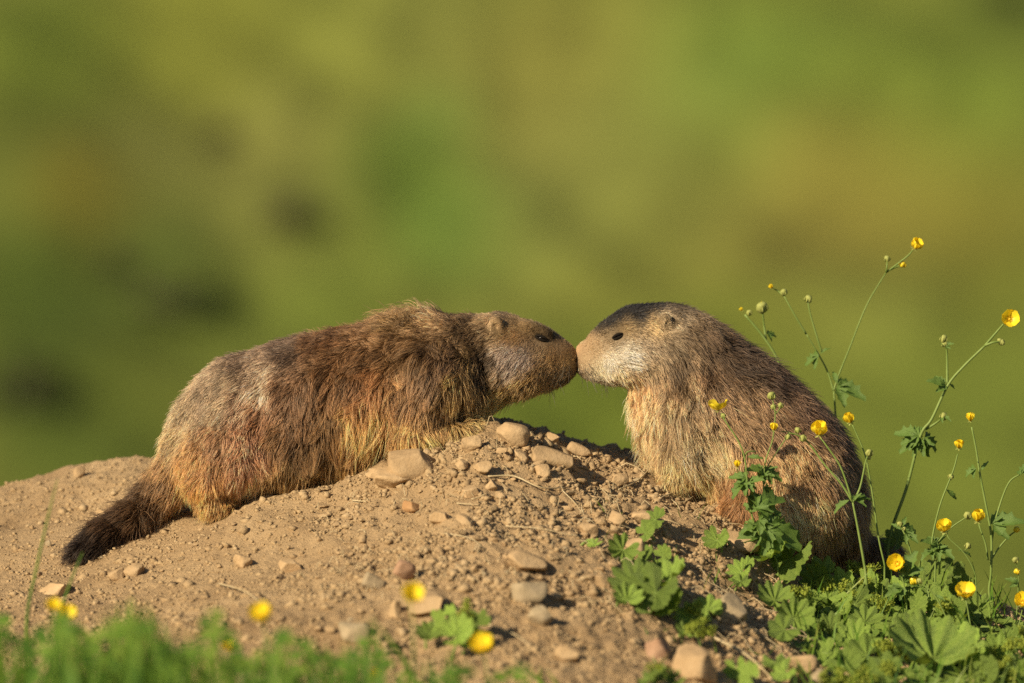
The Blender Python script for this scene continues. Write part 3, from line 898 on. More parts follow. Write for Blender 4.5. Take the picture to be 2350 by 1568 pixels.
left = make_marmot(
    "crouching marmot with shaggy flank and dark tail, stretching up the mound from the left",
    (720, 1120, 0.0), P(60, 1380, -.25) * [1, 1, 1], P(1345, 640, .25),
    [('chain', .005, 1.02, .03, [(478, 1002, 92), (560, 968, 138), (700, 930, 142), (820, 900, 136), (930, 876, 130), (1010, 856, 116), (1075, 838, 100)]),
     ('chain', 0, .92, .012, [(1075, 834, 102), (1150, 820, 96), (1212, 823, 76)]),
     ('chain', 0, .86, .012, [(1212, 823, 76), (1248, 824, 62), (1282, 828, 43)]),
     ('ell', (1306, 822, 0), (16, 20, 22), .006), ('ell', (1296, 848, 0), (24, 30, 18), .008), ('ell', (1266, 866, 0), (42, 40, 20), .010, .2),
     ('ell', (1288, 846, -.010), (26, 22, 22), .008), ('ell', (1288, 846, .010), (26, 22, 22), .008),
     ('ell', (1190, 852, -.022), (56, 40, 46), .012), ('ell', (1190, 852, .022), (56, 40, 46), .012),
     ('ell', (1232, 756, -.017), (36, 18, 14), .008, -.35), ('ell', (1232, 756, .017), (36, 18, 14), .008, -.35),
     ('carve', (1308, 868, -.016), (32, 26, 2.4), .003, .2), ('carve', (1308, 868, .016), (32, 26, 2.4), .003, .2),
     ('carve', (1321, 828, -.007), (6, 5, 4), .003), ('carve', (1321, 828, .007), (6, 5, 4), .003), ('ell', (950, 758, 0), (60, 50, 28), .02),
     # shoulders, upper arms, forearms along the ground, paws with toes
     ('chain', -.055, .9, .02, [(985, 880, 78), (955, 960, 52), (945, 1000, 34)]), ('chain', -.075, 1, .012, [(945, 1000, 32), (1040, 998, 22, -.07), (1100, 986, 17, -.055)]),
     ('chain', .055, .9, .02, [(985, 880, 78), (965, 960, 52), (955, 990, 34)]), ('chain', .075, 1, .012, [(955, 990, 32), (1050, 985, 22, .06), (1105, 976, 17, .045)]),
     ('ell', (1114, 984, -.052), (24, 20, 14), .006), ('ell', (1122, 974, .042), (20, 17, 10), .006),
     ('chain', -.06, 1, .003, [(1124, 984, 6), (1140, 986, 4.5)]), ('chain', -.051, 1, .003, [(1126, 984, 6), (1144, 986, 4.5)]), ('chain', -.043, 1, .003, [(1126, 983, 6), (1143, 985, 4.5)]),
     ('chain', .05, 1, .003, [(1128, 974, 6), (1146, 978, 4.5)]), ('chain', .041, 1, .003, [(1130, 974, 6), (1148, 978, 4.5)]),
     ('ell', (1066, 905, 0), (44, 96, 78), .02), ('carve', (1114, 868, -.070), (9, 60, 52), .016, .1), ('carve', (1114, 868, .070), (9, 60, 52), .016, .1),
     # thighs, hind feet
     ('ell', (505, 1052, -.060), (98, 78, 90), .018, .3), ('ell', (505, 1040, .06), (95, 75, 88), .02, .3),
     ('chain', -.085, 1, .012, [(470, 1115, 40), (480, 1158, 22), (530, 1168, 11)]), ('chain', .085, 1, .012, [(470, 1100, 34), (480, 1145, 22), (530, 1155, 11)]),
     # belly and tail
     ('chain', .0, 1.2, .03, [(545, 1055, 90), (640, 1030, 95), (760, 995, 95), (890, 955, 82)]),
     ('chain', .0, 1.0, .016, [(430, 1050, 66), (392, 1100, 44), (345, 1152, 37), (290, 1204, 35, -.03), (230, 1240, 30, -.06), (186, 1262, 16, -.08)])],
    [(1140, 746, 17, 21, .15, 1)], [(1243, 776, 8.5, -.35)],
    L_COL, L_FLOW, L_LEN, 175000, 5,
    claws=[((1143, 985, -.051), (1156, 989, -.052)), ((1139, 986, -.060), (1152, 990, -.062)), ((1142, 985, -.043), (1155, 988, -.043))],
    whisk=[((1295, 845), (-.4, .7), 9, .030), ((1265, 885), (.1, 1), 5, .022)], lifts=L_LIFT, clumpy=L_LOCK, streak=(-.25, .97))

# -------- right: sitting lower on the slope, upright, facing left
R_COL = [(1314, 796, (200, 152, 104)), (1334, 800, (146, 122, 92)), (1325, 828, (132, 110, 84)), (1327, 850, (70, 55, 42)), (1332, 842, (152, 132, 102)), (1345, 785, (150, 125, 92)), (1340, 825, (150, 128, 96)), (1365, 800, (140, 118, 88)), (1370, 745, (42, 40, 38)), (1400, 775, (125, 108, 82)), (1420, 722, (26, 26, 28)),
         (1480, 700, (26, 25, 26)), (1450, 705, (24, 24, 27)), (1395, 738, (34, 33, 33)), (1510, 698, (32, 30, 30)), (1460, 725, (34, 33, 34)), (1540, 700, (66, 55, 42)), (1440, 752, (130, 108, 74)), (1500, 748, (154, 128, 87)), (1525, 730, (155, 134, 103)), (1400, 830, (172, 161, 140)),
         (1440, 820, (180, 170, 150)), (1370, 850, (165, 150, 118)), (1420, 862, (174, 148, 107)), (1490, 800, (132, 114, 90)), (1540, 800, (106, 89, 66)), (1500, 850, (128, 107, 77)),
         (1560, 850, (102, 82, 59)), (1600, 760, (90, 72, 50)), (1640, 800, (86, 66, 46)), (1450, 890, (196, 145, 93)), (1470, 930, (205, 152, 102)), (1490, 1000, (186, 145, 98)),
         (1530, 950, (154, 128, 90)), (1560, 1000, (170, 144, 103)), (1600, 920, (143, 117, 84)), (1600, 1040, (165, 139, 98)), (1540, 1080, (174, 143, 92)), (1600, 1110, (164, 128, 77)),
         (1650, 870, (112, 86, 61)), (1700, 830, (74, 57, 42)), (1780, 870, (70, 52, 38)), (1700, 930, (139, 108, 74)), (1760, 980, (134, 103, 70)), (1850, 950, (86, 63, 45)),
         (1930, 1020, (72, 52, 37)), (1800, 1060, (160, 124, 80)), (1880, 1080, (146, 112, 73)), (1960, 1130, (90, 66, 45)), (1800, 1150, (178, 138, 88)), (1870, 1180, (186, 144, 91)),  # lower flank raised: sunlight painted into the fur colour
         (1950, 1230, (92, 65, 43)), (1680, 1150, (130, 92, 55)), (1730, 1120, (140, 104, 64)), (1850, 1260, (125, 94, 60)), (1480, 1105, (110, 90, 60))]
R_FLOW = [(1320, 810, 1, .05), (1350, 770, 1, -.4), (1380, 740, 1, -.6), (1480, 694, 1, -.05), (1580, 722, .8, .6), (1430, 830, 1, .2), (1400, 865, 1, .3), (1530, 760, 1, .35), (1550, 850, .6, .8),
          (1460, 900, .1, 1), (1480, 960, .2, 1), (1560, 980, .3, 1), (1700, 800, 1, .5), (1850, 900, .8, .8), (1950, 1020, .4, 1), (1700, 930, .6, .85), (1800, 1080, .35, 1), (1900, 1200, .2, 1),
          (1530, 1060, .35, .9), (1590, 1110, .5, .8), (1490, 1100, -.6, .6), (1680, 1150, -.2, 1), (1990, 1200, .2, 1)]
R_LEN = [(1318, 812, 2.6), (1345, 800, 4.5), (1345, 850, 5.5), (1380, 760, 5.5), (1420, 800, 7), (1430, 720, 7), (1500, 700, 9), (1480, 820, 11), (1420, 870, 11), (1540, 760, 9), (1580, 740, 14), (1560, 840, 17), (1640, 800, 20),
         (1460, 920, 22), (1480, 1000, 27), (1560, 980, 28), (1620, 1050, 27), (1560, 1100, 14), (1720, 850, 24), (1720, 960, 27), (1850, 950, 23), (1950, 1080, 20), (1820, 1100, 22), (1880, 1220, 20), (1680, 1150, 11), (1490, 1105, 6), (2040, 1270, 20)]
R_LIFT = [(1340, 810, .35), (1430, 820, .4), (1500, 700, .5), (1560, 840, .5), (1470, 930, .6), (1560, 980, .45), (1750, 850, .5), (1900, 1000, .5), (1800, 1100, .45)]
R_LOCK = [(1360, 810, .35), (1480, 760, .5), (1560, 850, .75), (1470, 950, .95), (1570, 980, 1.25), (1620, 1060, 1.15), (1720, 900, 1.05), (1850, 950, .8), (1820, 1120, .95), (1900, 1220, .9)]
right = make_marmot(
    "sitting marmot with grey cheeks and orange chest behind the buttercups, facing left",
    (1820, 1290, 0.02), P(1290, 1440, -.26), P(2140, 640, .26),
    [('chain', 0, .86, .012, [(1356, 824, 34), (1405, 808, 65), (1465, 790, 84)]),
     ('chain', 0, .92, .015, [(1465, 790, 84), (1530, 793, 88), (1585, 835, 98)]),
     ('chain', 0, .98, .03, [(1585, 835, 98), (1640, 905, 112), (1685, 965, 140), (1742, 1050, 166), (1800, 1125, 166), (1850, 1185, 136)]),
     ('chain', 0, .95, .03, [(1540, 860, 72), (1555, 930, 92), (1590, 1000, 96)]),
     ('ell', (1340, 806, 0), (18, 22, 20), .006), ('ell', (1352, 845, 0), (26, 32, 18), .008), ('ell', (1390, 860, 0), (44, 40, 17), .010, -.1),
     ('ell', (1362, 838, -.010), (28, 22, 24), .008), ('ell', (1362, 838, .010), (28, 22, 24), .008),
     ('ell', (1455, 825, -.026), (60, 38, 48), .012), ('ell', (1455, 825, .026), (60, 38, 48), .012),
     ('ell', (1420, 752, -.020), (40, 16, 14), .008, .3), ('ell', (1420, 752, .020), (40, 16, 14), .008, .3),
     ('carve', (1345, 857, -.016), (20, 26, 1.6), .002, -.15), ('carve', (1345, 857, .016), (20, 26, 1.6), .002, -.15),
     ('chain', -.05, .9, .025, [(1600, 960, 80), (1580, 1050, 58), (1555, 1095, 34)]), ('chain', -.055, 1, .012, [(1555, 1095, 32), (1510, 1108, 17)]),
     ('chain', .05, .9, .025, [(1580, 950, 75), (1530, 1040, 46), (1510, 1080, 30)]), ('chain', .045, 1, .010, [(1510, 1080, 28), (1480, 1102, 15)]),
     ('ell', (1496, 1110, -.055), (20, 16, 9), .006), ('ell', (1472, 1102, .045), (20, 16, 9), .006),
     ('carve', (1322, 838, -.007), (6, 5, 4), .003), ('carve', (1322, 838, .007), (6, 5, 4), .003),
     ('ell', (1805, 1160, -.075), (120, 70, 118), .03, .5), ('ell', (1805, 1160, .075), (120, 70, 118), .03, .5),
     ('chain', -.09, 1, .015, [(1790, 1190, 60), (1720, 1172, 30), (1668, 1172, 17)]), ('chain', .09, 1, .015, [(1790, 1190, 60), (1720, 1172, 30), (1668, 1162, 17)]),
     ('chain', .0, 1.1, .03, [(1715, 1045, 100), (1800, 1160, 115)]),
     ('chain', .02, 1, .02, [(1900, 1220, 60), (1970, 1262, 34, .05), (2050, 1276, 26, .09)])],
    [(1527, 738, 14, 19, -.15, -1)], [(1418, 772, 8, .4)],
    R_COL, R_FLOW, R_LEN, 165000, 9,
    claws=[((1482, 1112, -.055), (1470, 1117, -.056)), ((1483, 1113, -.063), (1472, 1119, -.065)), ((1458, 1104, .045), (1446, 1110, .045))],
    whisk=[((1350, 848), (.4, .7), 9, .028), ((1390, 872), (0, 1), 5, .02)], lifts=R_LIFT, clumpy=R_LOCK, streak=(.5, .87))
# ------------------------------------------------------------------ stones, pebbles, crumbs of soil
import bmesh


def ico(sub):
    bm = bmesh.new(); bmesh.ops.create_icosphere(bm, subdivisions=sub, radius=1)
    v = np.array([q.co[:] for q in bm.verts]); f = np.array([[w.index for w in q.verts] for q in bm.faces])
    bm.free(); return v, f


ICO = {s: ico(s) for s in (1, 2, 3, 4)}


def rock_verts(sub, seed, cuts=9, rough=.06, depth=(.6, .88), boxy=.72, turn=False):
    rg = np.random.default_rng(seed)
    v = ICO[sub][0].copy()
    v = np.sign(v) * np.abs(v) ** boxy; v /= np.abs(v).max()
    if turn: v = v @ np.array(Vector(rg.normal(size=3)).to_track_quat('Z', 'Y').to_matrix())
    for _ in range(cuts):
        n = rg.normal(size=3); n /= np.linalg.norm(n)
        d = rg.uniform(*depth); pr = v @ n
        v = v - np.clip(pr - d, 0, None)[:, None] * n * .98
    n = noise3(v[:, 0] * 2.3 + seed, v[:, 1] * 2.3, v[:, 2] * 2.3, seed) * rough + noise3(v[:, 0] * 6 + seed, v[:, 1] * 6, v[:, 2] * 6, seed + 3) * rough * .45
    if sub > 3: n = n + noise3(v[:, 0] * 17 + seed, v[:, 1] * 17, v[:, 2] * 17, seed + 5) * rough * .22
    v = v * (1 + n[:, None])
    v /= np.abs(v).max(0)
    return v


STONES = [  # view position, width, height px, material, tilt deg, sink, label
    (948, 1066, 122, 72, 'stone', -4, .30, "largest smooth tan stone, lying by the crouching marmot's belly"),
    (902, 1100, 92, 46, 'stone', -18, .35, "wedge-shaped tan stone leaning below the largest stone"),
    (858, 1092, 40, 28, 'stone', 0, .3, "small blocky stone left of the wedge-shaped stone"),
    (1172, 1000, 88, 48, 'stone', -12, .25, "lumpy tan stone on the crest in front of the marmot's paw"),
    (1078, 1020, 58, 34, 'stone', 14, .3, "flat tan stone just below the crouching marmot's chest"),
    (1196, 1048, 44, 24, 'stone', -42, .3, "narrow slanting stone between two tan stones below the crest"),
    (1268, 1052, 100, 40, 'stone', -14, .3, "long low tan stone down the right side of the crest"),
    (1330, 1036, 60, 26, 'stone', -26, .15, "tilted slab sticking out against the green background"),
    (1266, 1008, 34, 26, 'stone', -15, .3, "small stone on the skyline right of the crest"),
    (1420, 1104, 48, 32, 'stone', 8, .3, "pale block near the sitting marmot's front paws"),
    (1245, 1084, 36, 30, 'stone', 10, .3, "pale pebble below the long low stone"),
    (1060, 1068, 34, 26, 'stone', -5, .3, "rounded pebble in the largest stone's shadow"),
    (1108, 1076, 46, 30, 'stone', 8, .3, "angular pebble right of the largest stone's shadow"),
    (1128, 1118, 30, 26, 'stone', -25, .3, "pebble in the straw below the crest"),
    (1080, 1128, 48, 28, 'stone', 0, .35, "low rounded pebble above the orange-brown stone"),
    (945, 1168, 46, 24, 'stone_orange', -16, .25, "orange-brown chip in the middle of the dirt slope"),
    (1008, 1190, 46, 30, 'stone', -8, .3, "tan lump right of the orange-brown chip"),
    (1068, 1196, 50, 24, 'stone', -20, .35, "flat stone leaning right of the tan lump"),
    (1200, 1290, 116, 42, 'stone', -20, .3, "long pale slab lying aslant on the lower dirt slope"),
    (1216, 1358, 88, 46, 'stone_grey', 4, .3, "rounded olive grey stone below the pale slab"),
    (1244, 1416, 62, 48, 'stone_grey', -35, .3, "brownish stone below the olive grey stone"),
    (856, 1336, 52, 42, 'stone_grey', -20, .3, "grey cobble left of the reddish stone"),
    (930, 1312, 54, 44, 'stone_red', -20, .3, "reddish stone just above a blurred yellow flower"),
    (985, 1386, 92, 62, 'stone', -5, .35, "broad pinkish tan stone behind the blurred yellow flower"),
    (905, 1402, 30, 46, 'stone', 0, .3, "upright tan stone left of the broad pinkish stone"),
    (812, 1450, 74, 48, 'stone_grey', -5, .3, "blurred brown cobble at the edge of the foreground grass"),
    (668, 1298, 60, 34, 'stone', -8, .35, "flat stone with a dark shadow mid left of the dirt slope"),
    (556, 1290, 46, 30, 'stone', -14, .3, "egg-shaped stone below the crouching marmot's hind leg"),
    (306, 1310, 58, 30, 'stone', 6, .3, "tan stone just below the dark tail"),
    (268, 1320, 40, 28, 'stone', 12, .3, "smaller tan stone left of the one below the tail"),
    (130, 1350, 84, 36, 'stone', 10, .45, "half-buried slab below the tail tip"),
    (80, 1082, 46, 28, 'stone', -8, .3, "stone on the rim at the far left"),
    (182, 1086, 32, 30, 'stone', -12, .3, "upright pebble on the rim left of the marmot's rump"),
    (236, 1182, 36, 24, 'stone', -12, .3, "pebble on the sand above the tail"),
    (111, 1249, 18, 18, 'stone_grey', 0, .3, "small round grey pebble left of the tail tip"),
    (1602, 1526, 118, 84, 'stone', -18, .3, "big cracked tan boulder stone at the bottom of the slope"),
    (1510, 1492, 64, 50, 'stone_red', -10, .3, "brown rounded stone left of the big bottom stone"),
    (1683, 1404, 92, 66, 'stone_grey', -35, .35, "smooth grey stone in the shade beside the leaves"),
    (1386, 1336, 38, 36, 'stone', 10, .3, "tan stone left of the large lady's mantle leaves"),
    (1692, 1246, 104, 50, 'stone', -4, .4, "flat clod-like slab under the plants by the sitting marmot"),
    (1450, 1258, 60, 44, 'stone', 12, .4, "block of dry soil left of the green sprouts"),
    (1480, 1186, 60, 36, 'stone', -30, .35, "slanting stone on the slope below the sitting marmot"),
    (1418, 1190, 44, 34, 'stone', -30, .35, "tan stone among the crumbs below the pale block"),
    (1352, 1216, 46, 36, 'stone', -12, .35, "rounded stone in the middle of the crumbly slope"),
    (1840, 1524, 80, 50, 'stone', -4, .35, "shaded stone at the bottom edge below the leaves"),
    (1880, 1560, 50, 46, 'stone_grey', -20, .3, "darker stone at the bottom edge beside the shaded stone"),
    (1300, 1500, 60, 36, 'stone', -20, .35, "buried stone on the lowest slope left of the brown stone"),
]
for i, (u_, v_, w_, h_, mt, tilt, sink, lab) in enumerate(STONES):
    g = ground_at(u_, v_ + h_ * .30)
    sc_ = K * (g[1] + DIST) / DIST
    verts = rock_verts(4, 207 + i, 9 if w_ > 70 else 12, .05, (.6, .9), .55) * np.array([w_ * .5, max(w_, h_) * .42, h_ * .56]) * sc_
    me = mesh_from("stone", verts, ICO[4][1], M[mt])
    loc = np.array([g[0], g[1], float(hgt(g[0], g[1])) + h_ * .5 * sc_ * (1 - sink * 1.45)])
    o = link("stone", me, None, trs(loc, Matrix.Rotation(math.radians(-tilt), 4, 'Y')))
    tag(o, lab, "stone", "stones on the dirt mound")

peb_mesh = [mesh_from("pebble", rock_verts(2, 300 + i, 11, .05, (.38, .75), .55, True) * np.array([1, .85, .72]), ICO[2][1], M['stone_grey' if i == 9 else 'stone' if i % 3 else 'crumb'], False) for i in range(14)]
AREAS = [("on the crest and the slope right of it, below the noses", (1120, 1030, 1480, 1200), 60, (6, 15)),
         ("on the crumbly slope below the crouching marmot's chest", (720, 1120, 1090, 1290), 46, (5, 11)),
         ("on the crumbly slope left of the lady's mantle leaves", (1090, 1200, 1420, 1400), 50, (6, 15)),
         ("on the smooth sand around the tail", (10, 1110, 640, 1380), 34, (5, 10)),
         ("low on the slope above the foreground flowers", (640, 1290, 1090, 1500), 34, (6, 15))]
kp = 0
NAMED = [(q[0], q[1], q[7]) for q in STONES if len(q[7].split()) <= 9]
BESIDE = {}
for place, (u0, v0, u1, v1), cnt, (s0, s1) in AREAS:
    for _ in range(cnt):
        u_, v_ = random.uniform(u0, u1), random.uniform(v0, v1)
        g = ground_at(u_, v_)
        if abs(g[1] - 0.02) < .10 and 400 < u_ < 1150: g = np.array([g[0], -.11 - .1 * random.random(), 0])
        s = (s0 + (s1 - s0) * random.random() ** 2.2) * K * 1.0
        loc = on_ground(g[0], g[1], s * .25)
        o = link("pebble", peb_mesh[kp % 14], None, trs(loc, Matrix.Rotation(random.uniform(0, 6.3), 4, 'Z') @ Matrix.Rotation(random.uniform(-.5, .5), 4, 'X'),
                 (s * random.uniform(.8, 1.5), s * random.uniform(.8, 1.2), s * random.uniform(.6, 1.1))))
        pu, pv = UV(loc[None])
        nu_, nv_, nl = min(NAMED, key=lambda q: (q[0] - pu[0]) ** 2 + (q[1] - pv[0]) ** 2)
        du, dv = pu[0] - nu_, pv[0] - nv_
        side = ("right of" if du > 0 else "left of") if abs(du) > abs(dv) else ("below" if dv > 0 else "above")
        size = "tiny" if s < 8 * K else "small" if s < 12 * K else "larger"
        BESIDE.setdefault((side, nl), []).append((du * du + dv * dv, size, o, place))
        kp += 1

ORD = ["nearest", "second", "third", "fourth", "fifth", "sixth", "seventh", "eighth", "ninth", "tenth", "eleventh", "twelfth"] + ["outlying"] * 60
for (side, nl), lst in BESIDE.items():
    for k_, (d_, size, o, place) in enumerate(sorted(lst, key=lambda q: q[0])):
        tag(o, f"{size} pebble, {ORD[k_]} one {side} the {nl}", "pebble", "pebbles " + place)


def crumbs(name, n, xr, yr, smin_, smax_, seed, label, bias):
    rg = np.random.default_rng(seed)
    x = rg.uniform(*xr, n * 4); y = rg.uniform(*yr, n * 4)
    w = bias(x, y) * (0.25 + 0.75 * (noise2(x * 14, y * 14, seed) > -.1))
    k_ = rg.random(n * 4) < w
    x, y = x[k_][:n], y[k_][:n]; n = len(x)
    s = smin_ * (1 - rg.random(n)) ** -0.48; s = np.where(s > smax_, smin_ * 2, s)
    z = hgt(x, y) + s * .12
    # angular clods: a handful of knocked-about blocks, turned at random
    bv = np.array([(a, b_, c) for a in (-1, 1) for b_ in (-1, 1) for c in (-1, 1)], float) * .8
    bf = np.array([(0, 1, 3), (0, 3, 2), (4, 6, 7), (4, 7, 5), (0, 4, 5), (0, 5, 1), (2, 3, 7), (2, 7, 6), (0, 2, 6), (0, 6, 4), (1, 5, 7), (1, 7, 3)])
    shapes = []
    for i in range(24):
        r2 = np.random.default_rng(seed * 31 + i)
        w_ = bv * (1 + .42 * r2.normal(size=bv.shape).clip(-1.1, 1.1)) * r2.uniform(.6, 1.25, 3)
        shapes.append(w_ @ np.array(Vector(r2.normal(size=3)).to_track_quat('Z', 'Y').to_matrix()))
    ang = rg.uniform(0, 6.283, n)
    sh = np.stack(shapes)[rg.integers(0, 24, n)]
    sq = np.stack([rg.uniform(.8, 1.3, n), rg.uniform(.8, 1.25, n), rg.uniform(.6, 1.0, n)], 1)
    p = sh * (s[:, None] * sq)[:, None, :]
    c, s_ = np.cos(ang)[:, None], np.sin(ang)[:, None]
    q = np.stack([p[..., 0] * c - p[..., 1] * s_, p[..., 0] * s_ + p[..., 1] * c, p[..., 2]], -1) + np.stack([x, y, z], 1)[:, None, :]
    f = (bf[None] + (np.arange(n) * len(bv))[:, None, None]).reshape(-1, 3)
    o = link(name, mesh_from(name, q.reshape(-1, 3), f, M['crumb'], False))
    tag(o, label, "soil crumbs", kind="stuff")


def crumb_bias(x, y):
    u = x / K + 1175
    b_ = 0.20 + 0.8 * smooth(600, 950, u + 120 * noise2(x * 6, y * 6, 77))
    b_ = np.maximum(b_, .38 * smooth(-.22, -.5, y))
    return b_ * np.where((np.abs(y - .03) < .12) & (u < 1150) & (u > 390), 0, 1)


crumbs("soil_crumbs", 42000, (-.70, .70), (-.95, .22), .0010, .0058, 3, "loose crumbs and clods of dry soil over the mound", crumb_bias)
crumbs("sand_grains", 6000, (-.72, -.05), (-.5, .40), .0008, .003, 4, "fine grit on the smooth sand left of the crest", lambda x, y: np.where((np.abs(y - .03) < .12) & (x > -.4), 0, .8))

# ------------------------------------------------------------------ dry straw
STRAW = [("pale dry stalk bent across the crumbs below the crest", [(1120, 1100), (1180, 1108), (1240, 1132), (1300, 1128)], 2.2),
         ("thin dry stalk curving down right of the bent stalk", [(1290, 1132), (1320, 1170), (1335, 1185)], 1.4),
         ("short pale straw near the low rounded pebble", [(1082, 1152), (1125, 1142)], 2.2),
         ("short straw above the orange-brown chip's right", [(1048, 1162), (1098, 1166)], 1.6),
         ("short straw on the smooth slope under the flank", [(808, 1156), (840, 1158)], 1.8),
         ("forked dry twig by the sitting marmot's paws", [(1420, 1130), (1460, 1118), (1490, 1090), (1506, 1060)], 1.8),
         ("long straw arching below the sitting marmot", [(1500, 1160), (1560, 1140), (1640, 1150), (1700, 1170)], 1.8),
         ("pale straw leaning over the soil block", [(1400, 1300), (1470, 1262), (1530, 1210)], 1.8),
         ("straw sloping beside the bottom stone", [(1640, 1470), (1730, 1530), (1800, 1600)], 3.0),
         ("long dry stalk crossing the shaded hollow", [(1560, 1395), (1650, 1410), (1760, 1480), (1800, 1500)], 1.6),
         ("dry stalk lying right of the foreground leaves", [(1110, 1440), (1180, 1470), (1230, 1500)], 2.0),
         ("thin straw on the lower left slope", [(500, 1345), (560, 1370), (600, 1390)], 1.8),
         ("straw lying aslant near the long pale slab", [(1020, 1230), (1080, 1250), (1110, 1266)], 1.5),
         ("pale straw under the pebbles at mid slope", [(1160, 1215), (1240, 1228), (1330, 1240)], 1.5)]
for lab, pts, r in STRAW:
    w = [ground_at(*q) for q in pts]
    w = [on_ground(q[0], q[1], .003 + .004 * (0 < j < len(w) - 1)) for j, q in enumerate(w)]
    c0 = w[0]
    mb = MB(); sp = spline(w, 7); sp[:, 2] = np.maximum(sp[:, 2], hgt(sp[:, 0], sp[:, 1]) + .0012)
    mb.tube(sp - c0, r * K * np.linspace(1, .6, len(sp)), 5)
    tag(link("dry_straw", mb.mesh("dry_straw", M['straw']), None, trs(c0)), lab, "straw", "dry straw on the mound")
mb = MB(); rgs = np.random.default_rng(40)
for _ in range(520):
    u_ = rgs.uniform(700, 1900); v_ = 0
    x = (u_ - 1175) * K; y = rgs.uniform(-.55, -.02)
    if u_ < 1100 and y > -.12: continue
    if u_ < 1350 and rgs.random() < .5: continue
    a = rgs.uniform(0, 6.28); l_ = rgs.uniform(.008, .045) if u_ > 1350 else rgs.uniform(.006, .02)
    n_ = 4
    cv = rgs.normal() * .6
    p = [np.array([x + l_ * (t * math.cos(a + cv * t)), y + l_ * t * math.sin(a + cv * t), 0]) for t in np.linspace(0, 1, n_)]
    lift_ = rgs.uniform(.001, .010)
    p = np.array([[q[0], q[1], float(hgt(q[0], q[1])) + .0012 + lift_ * math.sin(3 * t)] for q, t in zip(p, np.linspace(0, 1, n_))])
    mb.tube(p, .00045, 4, False)
tag(link("straw_litter", mb.mesh("straw_litter", M['straw'])), "fine dry straw litter scattered over the mound", "straw litter", kind="stuff")
# ------------------------------------------------------------------ plant pieces shared by all plants
def petal_mesh(seed):
    rg = np.random.default_rng(seed)
    nu, nv = 8, 6
    v, f = [], []
    for i in range(nu + 1):
        t = i / nu
        w = .10 + .46 * math.sin(math.pi * min(1, t ** 1.15 * .80 + .02)) if t < 1 else .27
        w *= 1.02
        for j in range(nv + 1):
            s = j / nv * 2 - 1
            x = t * (1 - .10 * s * s * t + .03 * math.cos(s * 7 + seed) * t ** 4)
            z = .34 * t * t + .26 * (s * s) * w * t + .02 * math.sin(s * 5 + seed) * t
            v.append((x, s * w, z))
    for i in range(nu):
        for j in range(nv):
            a = i * (nv + 1) + j
            f.append((a, a + nv + 1, a + nv + 2, a + 1))
    return mesh_from("petal", v, f, M['petal'])


PETALS = [petal_mesh(i) for i in range(3)]


def dome_mesh():
    mb = MB(); rg = np.random.default_rng(2)
    bv, bf = ICO[2]
    mb.add(bv * np.array([.13, .13, .14]) + np.array([0, 0, .12]), bf)
    for k_ in range(26):
        a = k_ * 2.399; r = .10 + .14 * math.sqrt(k_ / 26)
        tip = np.array([math.cos(a) * r * 1.25, math.sin(a) * r * 1.25, .24 + .06 * rg.random()])
        mb.tube([np.array([math.cos(a) * r * .5, math.sin(a) * r * .5, .05]), tip * .9, tip], [.014, .016, .03], 4)
    return mb.mesh("flower", M['stamen'])


DOME = dome_mesh()


def sepal_mesh():
    mb = MB()
    for k_ in range(5):
        a = k_ * 2 * math.pi / 5 + .6
        c, s = math.cos(a), math.sin(a)
        v = [(0, 0), (.22, .09), (.45, .02), (.22, -.09)]
        mb.add([(x * c - y * s, x * s + y * c, -.03 - .10 * x) for x, y in v], [(0, 1, 2, 3)])
    mb.add(ICO[1][0] * .085, ICO[1][1])
    return mb.mesh("sepals", M['sepal'])


SEPALS = sepal_mesh()


def bud_mesh(mat, seed):
    v = rock_verts(2, seed, 3, .04)
    v = v * np.array([.5, .5, .58])
    mb = MB(); mb.add(v, ICO[2][1])
    for k_ in range(5):
        a = k_ * 1.2566
        c, s = math.cos(a), math.sin(a)
        pts = [(.30, -.42), (.56, -.1), (.50, .28)]
        mb.tube([(c * r, s * r, z) for r, z in pts], [.10, .12, .04], 4)
    return mb.mesh("bud", mat)


BUDS = {'green': bud_mesh(M['sepal'], 5), 'yellow': bud_mesh(M['petal'], 6)}


def lobed_leaf(seed, lobes=3):
    """deeply cut buttercup leaf, pointing along +x, length 1"""
    rg = np.random.default_rng(seed)
    mb = MB()
    angs = {3: (-.85, 0, .85), 5: (-1.3, -.65, 0, .65, 1.3), 1: (0,)}[lobes]
    for a in angs:
        L_ = 1.0 if a == 0 else .78 - .12 * abs(a)
        c, s = math.cos(a), math.sin(a)
        n = 11
        ed = []
        for i in range(n + 1):
            t = i / n
            w = .02 + (.24 if lobes > 1 else .16) * math.sin(math.pi * t ** .85) ** 1.0 * (1.0 + .33 * (1 if i % 3 == 1 else -.3)) * L_
            if i == n: w = .004
            sw = .04 * math.sin(t * 3 + seed)
            for q in (-1, 0, 1):
                x, y = t * L_ + (.06 if q and i % 3 == 1 else 0), q * w + sw
                z = -.28 * t * t + (.16 * abs(q) * w / .2 if q else 0) + .02 * math.sin(t * 8 + seed)
                ed.append((x * c - y * s, x * s + y * c, z + .03 * abs(a)))
        f = []
        for i in range(n):
            for q in (0, 1):
                k_ = i * 3 + q
                f.append((k_, k_ + 3, k_ + 4, k_ + 1))
        mb.add(ed, f)
    return mb.mesh("leaf", M['leaf'])


LEAVES = {3: [lobed_leaf(i, 3) for i in range(3)], 5: [lobed_leaf(i + 5, 5) for i in range(3)], 1: [lobed_leaf(9, 1)]}


